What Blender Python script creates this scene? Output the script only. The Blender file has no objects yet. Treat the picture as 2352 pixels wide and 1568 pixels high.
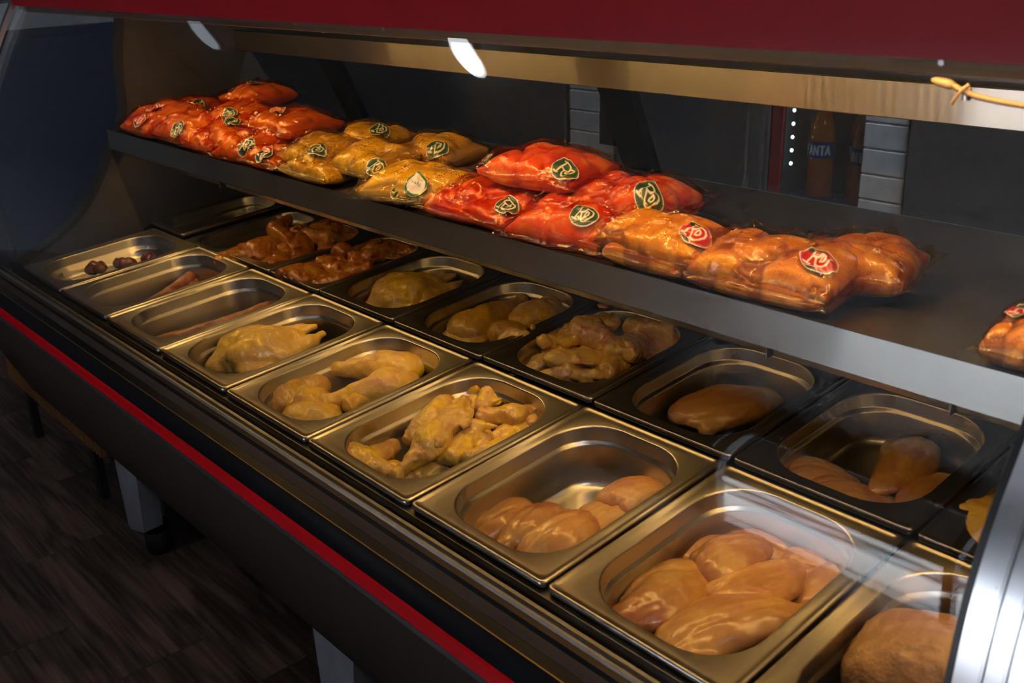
import bpy, bmesh, math, random
import numpy as np
from mathutils import Matrix, Vector

# ------------------------------------------------------------------ scene, camera, light
H = 0.86                      # height of the pan rims at the front of the deck above the floor
TILT = 0.0738                 # the deck rises towards the back
ZS = 0.285                    # shelf surface above the front rims
sc = bpy.context.scene
col = sc.collection

cam_d = bpy.data.cameras.new('camera')
cam = bpy.data.objects.new('camera', cam_d)
col.objects.link(cam)
cam_d.sensor_width = 36.0
cam_d.lens = 2287.56 / 2352 * 36.0
cam_d.clip_start = 0.02
cam_d.clip_end = 60
cam_d.dof.use_dof = True
cam_d.dof.focus_distance = 1.75
cam_d.dof.aperture_fstop = 8.0
_R = ((0.6721132, -0.2533444, 0.6957589), (0.7395887, 0.2749629, -0.6143321), (-0.0356703, 0.9274762, 0.3721768))
cam.matrix_world = Matrix.Translation((2.88598, -0.67455, 0.71165 + H)) @ Matrix(_R).to_4x4()
sc.camera = cam

sc.view_settings.view_transform = 'Standard'
sc.view_settings.look = 'None'
sc.view_settings.exposure = 0.0
sc.view_settings.gamma = 1.0
sc.view_settings.use_curve_mapping = False
sc.cycles.use_denoising = True
sc.cycles.max_bounces = 6
sc.cycles.diffuse_bounces = 2
sc.cycles.glossy_bounces = 3
sc.cycles.transmission_bounces = 4
sc.cycles.transparent_max_bounces = 16
sc.cycles.sample_clamp_indirect = 12.0
sc.cycles.caustics_reflective = False
sc.cycles.caustics_refractive = False
sc.cycles.use_adaptive_sampling = True
sc.cycles.adaptive_threshold = 0.15
sc.cycles.adaptive_min_samples = 24
sc.cycles.use_light_tree = True

world = bpy.data.worlds.new('world')
sc.world = world
world.use_nodes = True
wb = world.node_tree.nodes['Background']
wb.inputs['Color'].default_value = (0.80, 0.90, 1.0, 1)
wb.inputs['Strength'].default_value = 34.0
world.cycles.sampling_method = 'NONE'

DOOR = (0.55, 2.75, -3.0)     # entrance opening x0, x1 and wall y
rng = np.random.default_rng(7)
random.seed(7)


# ------------------------------------------------------------------ materials
def mat(name):
    m = bpy.data.materials.new(name)
    m.use_nodes = True
    nt = m.node_tree
    return m, nt, nt.nodes['Principled BSDF'], nt.links


def N(nt, kind, **kw):
    n = nt.nodes.new(kind)
    for k, v in kw.items():
        if k in n.inputs:
            n.inputs[k].default_value = v
        else:
            setattr(n, k, v)
    return n


def ramp(nt, stops, interp='LINEAR'):
    r = nt.nodes.new('ShaderNodeValToRGB')
    r.color_ramp.interpolation = interp
    els = r.color_ramp.elements
    while len(els) < len(stops):
        els.new(0.5)
    for e, (p, c) in zip(els, stops):
        e.position = p
        e.color = (*c, 1)
    return r


def coords(nt, scale=(1, 1, 1), gen='Object'):
    tc = nt.nodes.new('ShaderNodeTexCoord')
    mp = nt.nodes.new('ShaderNodeMapping')
    mp.inputs['Scale'].default_value = scale
    nt.links.new(tc.outputs[gen], mp.inputs['Vector'])
    return mp.outputs['Vector']


def simple(name, colr, rough=0.5, metal=0.0, spec=0.5, var=0.12, nscale=30, coat=0.0):
    m, nt, b, L = mat(name)
    n = N(nt, 'ShaderNodeTexNoise', Scale=nscale, Detail=4.0)
    L.new(coords(nt), n.inputs['Vector'])
    lo = tuple(c * (1 - var) for c in colr)
    hi = tuple(min(1, c * (1 + var)) for c in colr)
    r = ramp(nt, [(0.3, lo), (0.7, hi)])
    L.new(n.outputs['Fac'], r.inputs['Fac'])
    L.new(r.outputs['Color'], b.inputs['Base Color'])
    b.inputs['Roughness'].default_value = rough
    b.inputs['Metallic'].default_value = metal
    b.inputs['Specular IOR Level'].default_value = spec
    b.inputs['Coat Weight'].default_value = coat
    b.inputs['Coat Roughness'].default_value = 0.1
    return m


def steel(name, colr=(0.56, 0.54, 0.51), rough=0.3, brush=(4, 300, 300), aniso=0.0, tangent=None, bump=0.0, streak=0.0):
    m, nt, b, L = mat(name)
    n = N(nt, 'ShaderNodeTexNoise', Scale=1.0, Detail=3.0)
    L.new(coords(nt, brush), n.inputs['Vector'])
    r = ramp(nt, [(0.25, (rough * 0.9,) * 3), (0.75, (rough * 1.1,) * 3)])
    L.new(n.outputs['Fac'], r.inputs['Fac'])
    L.new(r.outputs['Color'], b.inputs['Roughness'])
    n2 = N(nt, 'ShaderNodeTexNoise', Scale=9.0, Detail=5.0)
    L.new(coords(nt), n2.inputs['Vector'])
    r2 = ramp(nt, [(0.3, tuple(c * 0.86 for c in colr)), (0.7, colr)])
    L.new(n2.outputs['Fac'], r2.inputs['Fac'])
    L.new(r2.outputs['Color'], b.inputs['Base Color'])
    b.inputs['Metallic'].default_value = 1.0
    if bump:
        bp = N(nt, 'ShaderNodeBump', Strength=bump, Distance=0.001)
        L.new(n.outputs['Fac'], bp.inputs['Height'])
        L.new(bp.outputs['Normal'], b.inputs['Normal'])
    if aniso:
        b.inputs['Anisotropic'].default_value = aniso
        cx = N(nt, 'ShaderNodeCombineXYZ', X=tangent[0], Y=tangent[1], Z=tangent[2])
        L.new(cx.outputs['Vector'], b.inputs['Tangent'])
        if streak:
            g = N(nt, 'ShaderNodeBsdfAnisotropic', Roughness=0.14, Anisotropy=-0.86)
            L.new(r2.outputs['Color'], g.inputs['Color'])
            L.new(cx.outputs['Vector'], g.inputs['Tangent'])
            mx = nt.nodes.new('ShaderNodeMixShader')
            mx.inputs['Fac'].default_value = streak
            L.new(b.outputs[0], mx.inputs[1])
            L.new(g.outputs[0], mx.inputs[2])
            L.new(mx.outputs[0], nt.nodes['Material Output'].inputs['Surface'])
    return m


def clear_sheet(name, tint=(0.97, 0.98, 0.98), rough=0.0, f0=0.04, boost=1.0, crinkle=0.0, dust=0.0, f90=0.96):
    """Clear sheet: straight-through transmission plus Fresnel reflection."""
    m = bpy.data.materials.new(name)
    m.use_nodes = True
    nt = m.node_tree
    L = nt.links
    nt.nodes.remove(nt.nodes['Principled BSDF'])
    out = nt.nodes['Material Output']
    tr = N(nt, 'ShaderNodeBsdfTransparent', Color=(*tint, 1))
    gl = N(nt, 'ShaderNodeBsdfGlossy', Roughness=rough)
    lw = N(nt, 'ShaderNodeLayerWeight', Blend=0.5)
    p5 = N(nt, 'ShaderNodeMath', operation='POWER')
    p5.inputs[1].default_value = 5.0
    L.new(lw.outputs['Facing'], p5.inputs[0])
    ma = N(nt, 'ShaderNodeMath', operation='MULTIPLY_ADD', use_clamp=True)
    ma.inputs[1].default_value = f90 * boost
    ma.inputs[2].default_value = f0 * boost
    L.new(p5.outputs[0], ma.inputs[0])
    mx = nt.nodes.new('ShaderNodeMixShader')
    L.new(ma.outputs[0], mx.inputs['Fac'])
    L.new(tr.outputs[0], mx.inputs[1])
    L.new(gl.outputs[0], mx.inputs[2])
    if crinkle:
        n = N(nt, 'ShaderNodeTexNoise', Scale=38.0, Detail=3.0, Distortion=1.2)
        L.new(coords(nt), n.inputs['Vector'])
        v = N(nt, 'ShaderNodeTexVoronoi', Scale=26.0, feature='DISTANCE_TO_EDGE')
        L.new(n.outputs['Color'], v.inputs['Vector'])
        v.inputs['Scale'].default_value = 5.0
        ad = N(nt, 'ShaderNodeMath', operation='ADD')
        L.new(n.outputs['Fac'], ad.inputs[0])
        L.new(v.outputs['Distance'], ad.inputs[1])
        bp = N(nt, 'ShaderNodeBump', Strength=crinkle, Distance=0.004)
        L.new(ad.outputs[0], bp.inputs['Height'])
        L.new(bp.outputs['Normal'], gl.inputs['Normal'])
    if dust:
        df = N(nt, 'ShaderNodeBsdfDiffuse', Color=(0.8, 0.8, 0.8, 1))
        m2 = nt.nodes.new('ShaderNodeMixShader')
        n = N(nt, 'ShaderNodeTexNoise', Scale=3.0, Detail=6.0)
        L.new(coords(nt), n.inputs['Vector'])
        r = ramp(nt, [(0.45, (0, 0, 0)), (0.9, (dust,) * 3)])
        L.new(n.outputs['Fac'], r.inputs['Fac'])
        L.new(r.outputs['Color'], m2.inputs['Fac'])
        L.new(mx.outputs[0], m2.inputs[1])
        L.new(df.outputs[0], m2.inputs[2])
        mx = m2
    L.new(mx.outputs[0], out.inputs['Surface'])
    return m


def flesh(name, base, patch, dark, rough=0.32, sss=0.12, nscale=16, bump=0.25, bscale=220, coat=0.35, speck=None, fibre=0.0, sauce=None):
    m, nt, b, L = mat(name)
    oi = nt.nodes.new('ShaderNodeObjectInfo')
    co = coords(nt)
    va = N(nt, 'ShaderNodeVectorMath', operation='ADD')
    sc_ = N(nt, 'ShaderNodeMath', operation='MULTIPLY')
    sc_.inputs[1].default_value = 9.0
    L.new(oi.outputs['Random'], sc_.inputs[0])
    L.new(co, va.inputs[0])
    L.new(sc_.outputs[0], va.inputs[1])
    n = N(nt, 'ShaderNodeTexNoise', Scale=nscale, Detail=5.0, Roughness=0.6, Distortion=0.4)
    L.new(va.outputs[0], n.inputs['Vector'])
    r = ramp(nt, [(0.35, dark), (0.44, base), (0.51, base), (0.61, patch)])
    L.new(n.outputs['Fac'], r.inputs['Fac'])
    colo = r.outputs['Color']
    if speck:
        v = N(nt, 'ShaderNodeTexVoronoi', Scale=speck[1])
        L.new(va.outputs[0], v.inputs['Vector'])
        n3 = N(nt, 'ShaderNodeTexNoise', Scale=45.0, Detail=2.0)
        L.new(va.outputs[0], n3.inputs['Vector'])
        th = N(nt, 'ShaderNodeMath', operation='MULTIPLY')
        th.inputs[1].default_value = speck[2]
        L.new(n3.outputs['Fac'], th.inputs[0])
        lt = N(nt, 'ShaderNodeMath', operation='LESS_THAN')
        L.new(v.outputs['Distance'], lt.inputs[0])
        L.new(th.outputs[0], lt.inputs[1])
        mx = N(nt, 'ShaderNodeMix', data_type='RGBA')
        L.new(lt.outputs[0], mx.inputs[0])
        L.new(colo, mx.inputs[6])
        mx.inputs[7].default_value = (*speck[0], 1)
        colo = mx.outputs[2]
    if fibre:
        mp = nt.nodes.new('ShaderNodeMapping')
        mp.inputs['Scale'].default_value = (9, 40, 25)
        L.new(va.outputs[0], mp.inputs['Vector'])
        nf = N(nt, 'ShaderNodeTexNoise', Scale=1.0, Detail=4.0, Distortion=1.0)
        L.new(mp.outputs[0], nf.inputs['Vector'])
        rf = ramp(nt, [(0.35, (1 - fibre,) * 3), (0.55, (1, 1, 1)), (0.72, (1 + fibre * .6, 1 + fibre * .75, 1 + fibre * .9))])
        L.new(nf.outputs['Fac'], rf.inputs['Fac'])
        mf = N(nt, 'ShaderNodeMix', data_type='RGBA', blend_type='MULTIPLY')
        mf.inputs[0].default_value = 1.0
        L.new(colo, mf.inputs[6])
        L.new(rf.outputs['Color'], mf.inputs[7])
        colo = mf.outputs[2]
    rv = ramp(nt, [(0.0, (0.78, 0.70, 0.66)), (0.5, (1.0, 0.98, 0.95)), (1.0, (1.1, 1.12, 1.15))])
    L.new(oi.outputs['Random'], rv.inputs['Fac'])
    mv = N(nt, 'ShaderNodeMix', data_type='RGBA', blend_type='MULTIPLY')
    mv.inputs[0].default_value = 1.0
    L.new(colo, mv.inputs[6])
    L.new(rv.outputs['Color'], mv.inputs[7])
    colo = mv.outputs[2]
    if sauce:  # dark sauce colour also deepens contrast in the hollows between pieces
        at = nt.nodes.new('ShaderNodeAttribute')
        at.attribute_name = 'Col'
        rs = ramp(nt, [(0.30, (0, 0, 0)), (0.62, (1, 1, 1))])
        L.new(at.outputs['Color'], rs.inputs['Fac'])
        ms = N(nt, 'ShaderNodeMix', data_type='RGBA')
        L.new(rs.outputs['Color'], ms.inputs[0])
        ms.inputs[6].default_value = (*sauce, 1)
        L.new(colo, ms.inputs[7])
        colo = ms.outputs[2]
    L.new(colo, b.inputs['Base Color'])
    b.inputs['Roughness'].default_value = rough
    b.inputs['Coat Weight'].default_value = coat
    b.inputs['Coat Roughness'].default_value = 0.17
    b.inputs['Coat IOR'].default_value = 1.6
    if sss > 0.5:
        b.inputs['Subsurface Weight'].default_value = sss
        b.inputs['Subsurface Radius'].default_value = (0.9, 0.4, 0.25)
        b.inputs['Subsurface Scale'].default_value = 0.012
    nb = N(nt, 'ShaderNodeTexNoise', Scale=bscale, Detail=3.0)
    L.new(co, nb.inputs['Vector'])
    bp = N(nt, 'ShaderNodeBump', Strength=bump, Distance=0.0015)
    L.new(nb.outputs['Fac'], bp.inputs['Height'])
    L.new(bp.outputs['Normal'], b.inputs['Normal'])
    return m


def emit(name, colr, strength):
    m = bpy.data.materials.new(name)
    m.use_nodes = True
    nt = m.node_tree
    nt.nodes.remove(nt.nodes['Principled BSDF'])
    e = N(nt, 'ShaderNodeEmission', Color=(*colr, 1), Strength=strength)
    nt.links.new(e.outputs[0], nt.nodes['Material Output'].inputs['Surface'])
    return m


def printed(name, rough=0.35):
    m, nt, b, L = mat(name)
    a = nt.nodes.new('ShaderNodeAttribute')
    a.attribute_name = 'Col'
    L.new(a.outputs['Color'], b.inputs['Base Color'])
    b.inputs['Roughness'].default_value = rough
    b.inputs['Coat Weight'].default_value = 0.4
    b.inputs['Coat Roughness'].default_value = 0.08
    return m


def wood(name):
    m, nt, b, L = mat(name)
    oi = nt.nodes.new('ShaderNodeObjectInfo')
    tc = nt.nodes.new('ShaderNodeTexCoord')
    sc_ = N(nt, 'ShaderNodeMath', operation='MULTIPLY')
    sc_.inputs[1].default_value = 37.0
    L.new(oi.outputs['Random'], sc_.inputs[0])
    va = N(nt, 'ShaderNodeVectorMath', operation='ADD')
    L.new(tc.outputs['Object'], va.inputs[0])
    L.new(sc_.outputs[0], va.inputs[1])
    mp = nt.nodes.new('ShaderNodeMapping')
    mp.inputs['Scale'].default_value = (1.0, 6.0, 6.0)
    L.new(va.outputs[0], mp.inputs['Vector'])
    n = N(nt, 'ShaderNodeTexNoise', Scale=1.6, Detail=3.0, Distortion=0.6)
    L.new(mp.outputs[0], n.inputs['Vector'])
    w = N(nt, 'ShaderNodeMath', operation='MULTIPLY')
    w.inputs[1].default_value = 22.0
    L.new(n.outputs['Fac'], w.inputs[0])
    s = N(nt, 'ShaderNodeMath', operation='SINE')
    L.new(w.outputs[0], s.inputs[0])
    n2 = N(nt, 'ShaderNodeTexNoise', Scale=3.0, Detail=6.0)
    mp2 = nt.nodes.new('ShaderNodeMapping')
    mp2.inputs['Scale'].default_value = (1.2, 30.0, 1.0)
    L.new(va.outputs[0], mp2.inputs['Vector'])
    L.new(mp2.outputs[0], n2.inputs['Vector'])
    ad = N(nt, 'ShaderNodeMath', operation='MULTIPLY_ADD')
    ad.inputs[1].default_value = 0.16
    L.new(s.outputs[0], ad.inputs[0])
    L.new(n2.outputs['Fac'], ad.inputs[2])
    r = ramp(nt, [(0.25, (0.055, 0.032, 0.022)), (0.5, (0.165, 0.098, 0.068)), (0.8, (0.31, 0.195, 0.14))])
    L.new(ad.outputs[0], r.inputs['Fac'])
    br = N(nt, 'ShaderNodeMix', data_type='RGBA', blend_type='MULTIPLY')
    br.inputs[0].default_value = 1.0
    rr = ramp(nt, [(0.0, (0.55, 0.53, 0.52)), (1.0, (1.25, 1.2, 1.15))])
    L.new(oi.outputs['Random'], rr.inputs['Fac'])
    L.new(r.outputs['Color'], br.inputs[6])
    L.new(rr.outputs['Color'], br.inputs[7])
    L.new(br.outputs[2], b.inputs['Base Color'])
    b.inputs['Roughness'].default_value = 0.5
    bp = N(nt, 'ShaderNodeBump', Strength=0.12, Distance=0.002)
    L.new(ad.outputs[0], bp.inputs['Height'])
    L.new(bp.outputs['Normal'], b.inputs['Normal'])
    return m


M = {}
M['pan'] = steel('pan_steel', (0.54, 0.52, 0.49), 0.31, (60, 6, 60))
M['shelf'] = steel('shelf_steel', (0.28, 0.27, 0.26), 0.34, (3, 400, 400), 0.85, (0, 1, 0), streak=0.6)
M['lip'] = steel('lip_steel', (0.36, 0.355, 0.35), 0.36, (3, 400, 400), 0.5, (0, 0, 1), streak=0.3)
M['bar'] = steel('bar_steel', (0.55, 0.52, 0.48), 0.36, (3, 400, 400), 0.8, (0, 0, 1), streak=0.5)
M['under'] = steel('underside_steel', (0.6, 0.58, 0.55), 0.2, (3, 400, 400))
M['trim'] = steel('trim_steel', (0.40, 0.39, 0.38), 0.38, (3, 400, 400))
M['alu'] = steel('brushed_aluminium', (0.66, 0.67, 0.70), 0.30, (200, 200, 6))
M['bronze'] = steel('bronze_trim', (0.11, 0.08, 0.05), 0.35, (3, 300, 300))
M['gold'] = steel('gold_line', (0.30, 0.20, 0.08), 0.4, (3, 300, 300))
M['darksteel'] = steel('dark_tray_steel', (0.12, 0.12, 0.12), 0.4, (3, 200, 200))
M['black'] = simple('black_plastic', (0.004, 0.005, 0.008), 0.35, spec=0.12)
M['seal'] = simple('black_rubber_seal', (0.014, 0.014, 0.016), 0.5)
M['grey'] = simple('grey_vinyl', (0.035, 0.032, 0.036), 0.5, spec=0.2)
M['panel'] = simple('taupe_laminate', (0.030, 0.022, 0.018), 0.6, spec=0.1)
M['red'] = simple('red_acrylic', (0.20, 0.004, 0.008), 0.5, spec=0.22, var=0.03)
M['redstripe'] = simple('red_vinyl_stripe', (0.40, 0.001, 0.005), 0.6, spec=0.1, var=0.03)
M['abs'] = simple('pale_grey_abs', (0.055, 0.055, 0.06), 0.4)
M['top'] = simple('dark_marbled_top', (0.06, 0.045, 0.03), 0.25, var=0.5, nscale=14)
M['glass'] = clear_sheet('curved_glass', (0.985, 0.99, 0.985), 0.0, 0.036, 1.0)
M['rearglass'] = clear_sheet('rear_glass', (0.88, 0.90, 0.91), 0.0, 0.05)
M['wood'] = wood('wood_look_tile')
M['grout'] = simple('floor_grout', (0.16, 0.115, 0.09), 0.8)
M['wall'] = simple('grey_paint', (0.06, 0.06, 0.065), 0.7)
M['plank'] = simple('white_cladding', (0.62, 0.64, 0.68), 0.5)
M['ceil'] = simple('ceiling_paint', (0.35, 0.35, 0.36), 0.8)
M['charcoal'] = simple('charcoal_metal', (0.08, 0.083, 0.09), 0.45)
M['legsteel'] = simple('leg_grey_paint', (0.30, 0.31, 0.38), 0.4)
M['slat'] = simple('orange_wood_slat', (0.36, 0.16, 0.045), 0.6)
M['pave'] = simple('pale_paving', (0.72, 0.68, 0.66), 0.8, var=0.15, nscale=6)
M['asphalt'] = simple('asphalt', (0.06, 0.06, 0.06), 0.9, spec=0.1)
M['facade'] = simple('facade_render', (0.004, 0.004, 0.004), 0.9, spec=0.0)
M['led'] = emit('led_chip_warm', (1.0, 0.555, 0.155), 165.0)
M['led2'] = emit('led_chip_under_shelf', (1.0, 0.565, 0.16), 52.0)
M['lamp'] = emit('lamp_diffuser', (0.93, 0.97, 1.0), 14.0)
M['lampdim'] = emit('lamp_diffuser_dim', (0.75, 0.88, 1.0), 1.2)
M['panellamp'] = emit('ceiling_panel_light', (0.90, 0.93, 1.0), 11.0)
M['backfill'] = emit('back_fill_light', (0.85, 0.92, 1.0), 22.0)  # added fill to brighten the rear background
M['dots'] = emit('fridge_led', (0.75, 1.0, 0.95), 5.0)
M['cable'] = simple('beige_cable', (0.16, 0.11, 0.07), 0.5)
M['blue'] = simple('blue_clip', (0.02, 0.05, 0.35), 0.4)
M['bluestand'] = simple('blue_stand_in_paint', (0.018, 0.024, 0.06), 0.4)
M['whiteband'] = simple('white_header', (0.28, 0.30, 0.33), 0.5)
M['soda'] = simple('orange_soda', (0.45, 0.13, 0.02), 0.15, coat=0.5)
M['cap'] = simple('blue_cap', (0.02, 0.06, 0.4), 0.4)
M['print'] = printed('sticker_print')
M['labelprint'] = printed('bottle_label_print')

M['breast'] = flesh('raw_breast', (0.62, 0.30, 0.085), (0.74, 0.43, 0.12), (0.50, 0.19, 0.07), 0.36, 0.0, 14, 0.14, 160, 0.5, fibre=0.14)
M['skin'] = flesh('yellow_skin', (0.75, 0.47, 0.09), (0.88, 0.57, 0.02), (0.66, 0.37, 0.13), 0.40, 0.0, 16, 0.6, 330, 0.45, fibre=0.06)
M['wing'] = flesh('wing_skin', (0.75, 0.48, 0.11), (0.90, 0.60, 0.02), (0.64, 0.30, 0.12), 0.36, 0.0, 28, 0.6, 300, 0.5, fibre=0.08)
M['wingback'] = flesh('wing_skin_pale', (0.74, 0.47, 0.18), (0.84, 0.57, 0.09), (0.60, 0.24, 0.14), 0.36, 0.0, 30, 0.5, 300, 0.5, fibre=0.08)
M['carcass'] = flesh('pimpled_skin', (0.52, 0.30, 0.13), (0.62, 0.40, 0.18), (0.40, 0.18, 0.08), 0.42, 0.0, 12, 0.9, 260, 0.2, fibre=0.1)
M['marinade'] = flesh('marinated', (0.60, 0.20, 0.025), (0.70, 0.34, 0.04), (0.30, 0.06, 0.008), 0.33, 0.0, 30, 0.8, 200, 0.8)
M['organ'] = flesh('dark_offal', (0.16, 0.04, 0.035), (0.26, 0.09, 0.07), (0.08, 0.015, 0.015), 0.25, 0.0, 40, 0.3, 200, 0.6)
M['sausage'] = flesh('spiced_sausage', (0.34, 0.13, 0.05), (0.46, 0.21, 0.09), (0.22, 0.06, 0.02), 0.4, 0.0, 60, 0.6, 200, 0.3)
M['sausagered'] = flesh('red_sausage', (0.26, 0.07, 0.03), (0.36, 0.13, 0.06), (0.15, 0.03, 0.015), 0.35, 0.0, 40, 0.4, 200, 0.4)
M['fill_B'] = flesh('paprika_chicken', (0.66, 0.29, 0.008), (0.80, 0.46, 0.02), (0.26, 0.07, 0.003), 0.4, 0.0, 17, 0.3, 180, 0.2, ((0.22, 0.05, 0.01), 420, 0.42), sauce=(0.26, 0.075, 0.002))
M['fill_R'] = flesh('red_marinade_chicken', (0.66, 0.12, 0.006), (0.76, 0.33, 0.03), (0.42, 0.035, 0.003), 0.4, 0.0, 17, 0.3, 180, 0.2, sauce=(0.50, 0.050, 0.003))
M['fill_Y'] = flesh('yellow_curry_chicken', (0.74, 0.44, 0.015), (0.84, 0.54, 0.03), (0.52, 0.32, 0.03), 0.4, 0.0, 17, 0.3, 180, 0.2, ((0.06, 0.045, 0.012), 230, 0.46), sauce=(0.42, 0.26, 0.06))
M['fill_O'] = flesh('orange_marinade_chicken', (0.68, 0.24, 0.02), (0.78, 0.32, 0.035), (0.46, 0.11, 0.01), 0.4, 0.0, 17, 0.3, 180, 0.2, sauce=(0.46, 0.11, 0.006))
for k_, t_ in (('B', (0.97, 0.84, 0.50)), ('R', (1.0, 0.72, 0.46)), ('Y', (0.98, 0.90, 0.60)), ('O', (1.0, 0.74, 0.48))):
    M['film_' + k_] = clear_sheet('bag_film_' + k_, t_, 0.10, 0.06, 1.0, 0.14, f90=0.6)


# ------------------------------------------------------------------ mesh helpers
def mesh_obj(name, verts, faces, material, parent=None, loc=(0, 0, 0), rot=(0, 0, 0), smooth=None):
    me = bpy.data.meshes.new(name)
    me.from_pydata([tuple(v) for v in verts], [], [tuple(f) for f in faces])
    me.validate()
    return link(name, me, material, parent, loc, rot, smooth)


def link(name, me, material, parent=None, loc=(0, 0, 0), rot=(0, 0, 0), smooth=None):
    if smooth is not None and len(me.polygons):
        me.polygons.foreach_set('use_smooth', [True] * len(me.polygons))
        if smooth < 3:
            me.set_sharp_from_angle(angle=smooth)
    if material is not None and len(me.materials) == 0:
        me.materials.append(material)
    o = bpy.data.objects.new(name, me)
    col.objects.link(o)
    o.location = loc
    o.rotation_euler = rot
    if parent is not None:
        o.parent = parent
    return o


def tag(o, label, cat, group=None):
    o['label'] = label
    o['category'] = cat
    if group:
        o['group'] = group
    return o


def struct(o, label=None):
    o['kind'] = 'structure'
    if label:
        o['label'] = label
    return o


def empty(name, loc=(0, 0, 0), rot=(0, 0, 0)):
    o = bpy.data.objects.new(name, None)
    o.empty_display_size = 0.05
    col.objects.link(o)
    o.location = loc
    o.rotation_euler = rot
    return o


def box(x0, x1, y0, y1, z0, z1):
    v = [(x, y, z) for x in (x0, x1) for y in (y0, y1) for z in (z0, z1)]
    f = [(0, 1, 3, 2), (4, 6, 7, 5), (0, 4, 5, 1), (2, 3, 7, 6), (0, 2, 6, 4), (1, 5, 7, 3)]
    return v, f


def boxes(lst):
    V, F = [], []
    for b in lst:
        v, f = box(*b)
        k = len(V)
        V += v
        F += [tuple(i + k for i in q) for q in f]
    return V, F


def bevel_box(x0, x1, y0, y1, z0, z1, r=0.003, seg=2):
    bm = bmesh.new()
    v, f = box(x0, x1, y0, y1, z0, z1)
    bv = [bm.verts.new(p) for p in v]
    for q in f:
        bm.faces.new([bv[i] for i in q])
    bmesh.ops.recalc_face_normals(bm, faces=bm.faces[:])
    bmesh.ops.bevel(bm, geom=bm.edges[:], offset=r, segments=seg, affect='EDGES', profile=0.5)
    V = [tuple(p.co) for p in bm.verts]
    bm.verts.index_update()
    F = [tuple(p.index for p in q.verts) for q in bm.faces]
    bm.free()
    return V, F


def extrude_x(poly, x0, x1, nx=1):
    """Prism of a (y, z) polygon along x."""
    n = len(poly)
    V, F = [], []
    for i in range(nx + 1):
        x = x0 + (x1 - x0) * i / nx
        V += [(x, y, z) for y, z in poly]
    for i in range(nx):
        for j in range(n):
            a, b = i * n + j, i * n + (j + 1) % n
            F.append((a, b, b + n, a + n))
    F.append(tuple(range(n - 1, -1, -1)))
    F.append(tuple(range(nx * n, nx * n + n)))
    return V, F


def sheet_poly(curve, t):
    """Closed polygon of an open (y, z) curve given a thickness t on its left side."""
    c = np.array(curve, float)
    d = np.gradient(c, axis=0)
    d /= np.linalg.norm(d, axis=1)[:, None]
    nrm = np.stack([-d[:, 1], d[:, 0]], 1)
    o = c + nrm * t
    return [tuple(p) for p in c] + [tuple(p) for p in o[::-1]]


def chaikin(P, n=3):
    P = np.array(P, float)
    for _ in range(n):
        Q = [P[0]]
        for a, b in zip(P[:-1], P[1:]):
            Q += [0.75 * a + 0.25 * b, 0.25 * a + 0.75 * b]
        Q.append(P[-1])
        P = np.array(Q)
    return P


def tube(path, r, n=10, cap=True):
    P = np.array(path, float)
    rr = np.broadcast_to(np.array(r, float), (len(P),))
    T = np.gradient(P, axis=0)
    T /= np.linalg.norm(T, axis=1)[:, None]
    V, F = [], []
    up = np.array([0, 0, 1.0]) if abs(T[0][2]) < 0.9 else np.array([1.0, 0, 0])
    for p, t, q in zip(P, T, rr):
        a = np.cross(t, up)
        a /= np.linalg.norm(a)
        b = np.cross(a, t)
        for k in range(n):
            w = 2 * math.pi * k / n
            V.append(tuple(p + q * (math.cos(w) * a + math.sin(w) * b)))
    for i in range(len(P) - 1):
        for k in range(n):
            F.append((i * n + k, i * n + (k + 1) % n, (i + 1) * n + (k + 1) % n, (i + 1) * n + k))
    if cap:
        F.append(tuple(range(n - 1, -1, -1)))
        F.append(tuple(range((len(P) - 1) * n, len(P) * n)))
    return V, F


def lathe(prof, n=24):
    V, F = [], []
    for r, z in prof:
        for k in range(n):
            w = 2 * math.pi * k / n
            V.append((r * math.cos(w), r * math.sin(w), z))
    for i in range(len(prof) - 1):
        for k in range(n):
            F.append((i * n + k, i * n + (k + 1) % n, (i + 1) * n + (k + 1) % n, (i + 1) * n + k))
    F.append(tuple(range(n - 1, -1, -1)))
    F.append(tuple(range((len(prof) - 1) * n, len(prof) * n)))
    return V, F


def deckpt(X, v, h=0.0):
    """Point on the sloping deck: x along the case, v up the slope, h above the rims."""
    return (X, v * math.cos(TILT) - h * math.sin(TILT), v * math.sin(TILT) + h * math.cos(TILT) + H)


# ------------------------------------------------------------------ room
RX0, RX1, RY0, RY1, RZ = -3.2, 5.2, DOOR[2], 2.3, 2.85
floor = struct(mesh_obj('floor', *box(RX0 - 0.1, RX1 + 0.1, RY0 - 0.1, RY1 + 0.1, -0.05, -0.004), M['grout']), 'dark wood-look tiled floor')
PW, PL = 0.24, 0.663
pv, pf = bevel_box(-PL / 2 + 0.002, PL / 2 - 0.002, -PW / 2 + 0.0018, PW / 2 - 0.0018, -0.004, 0.0, 0.0012, 1)
plank_me = bpy.data.meshes.new('floor_plank')
plank_me.from_pydata(pv, [], pf)
for row in range(-6, 2):
    yc = -0.024 + PW * row
    off = {0: 0.18, 1: 0.42}.get(row, 0.18 + (row * 0.29) % PL)
    for k in range(-3, 6):
        xc = off + PL * (k + 0.5)
        if -1.9 < xc < 3.6:
            link('floor_plank', plank_me, M['wood'], floor, (xc, yc, rng.uniform(-0.0004, 0.0004)))
struct(mesh_obj('ceiling', *box(RX0, RX1, RY0, RY1, RZ, RZ + 0.1), M['ceil']), 'plain grey ceiling')
struct(mesh_obj('wall_left', *box(RX0 - 0.1, RX0, RY0, RY1, 0, RZ), M['wall']), 'grey wall at the far end')
struct(mesh_obj('wall_right', *box(RX1, RX1 + 0.1, RY0, RY1, 0, RZ), M['wall']), 'grey wall on the right')
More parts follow.
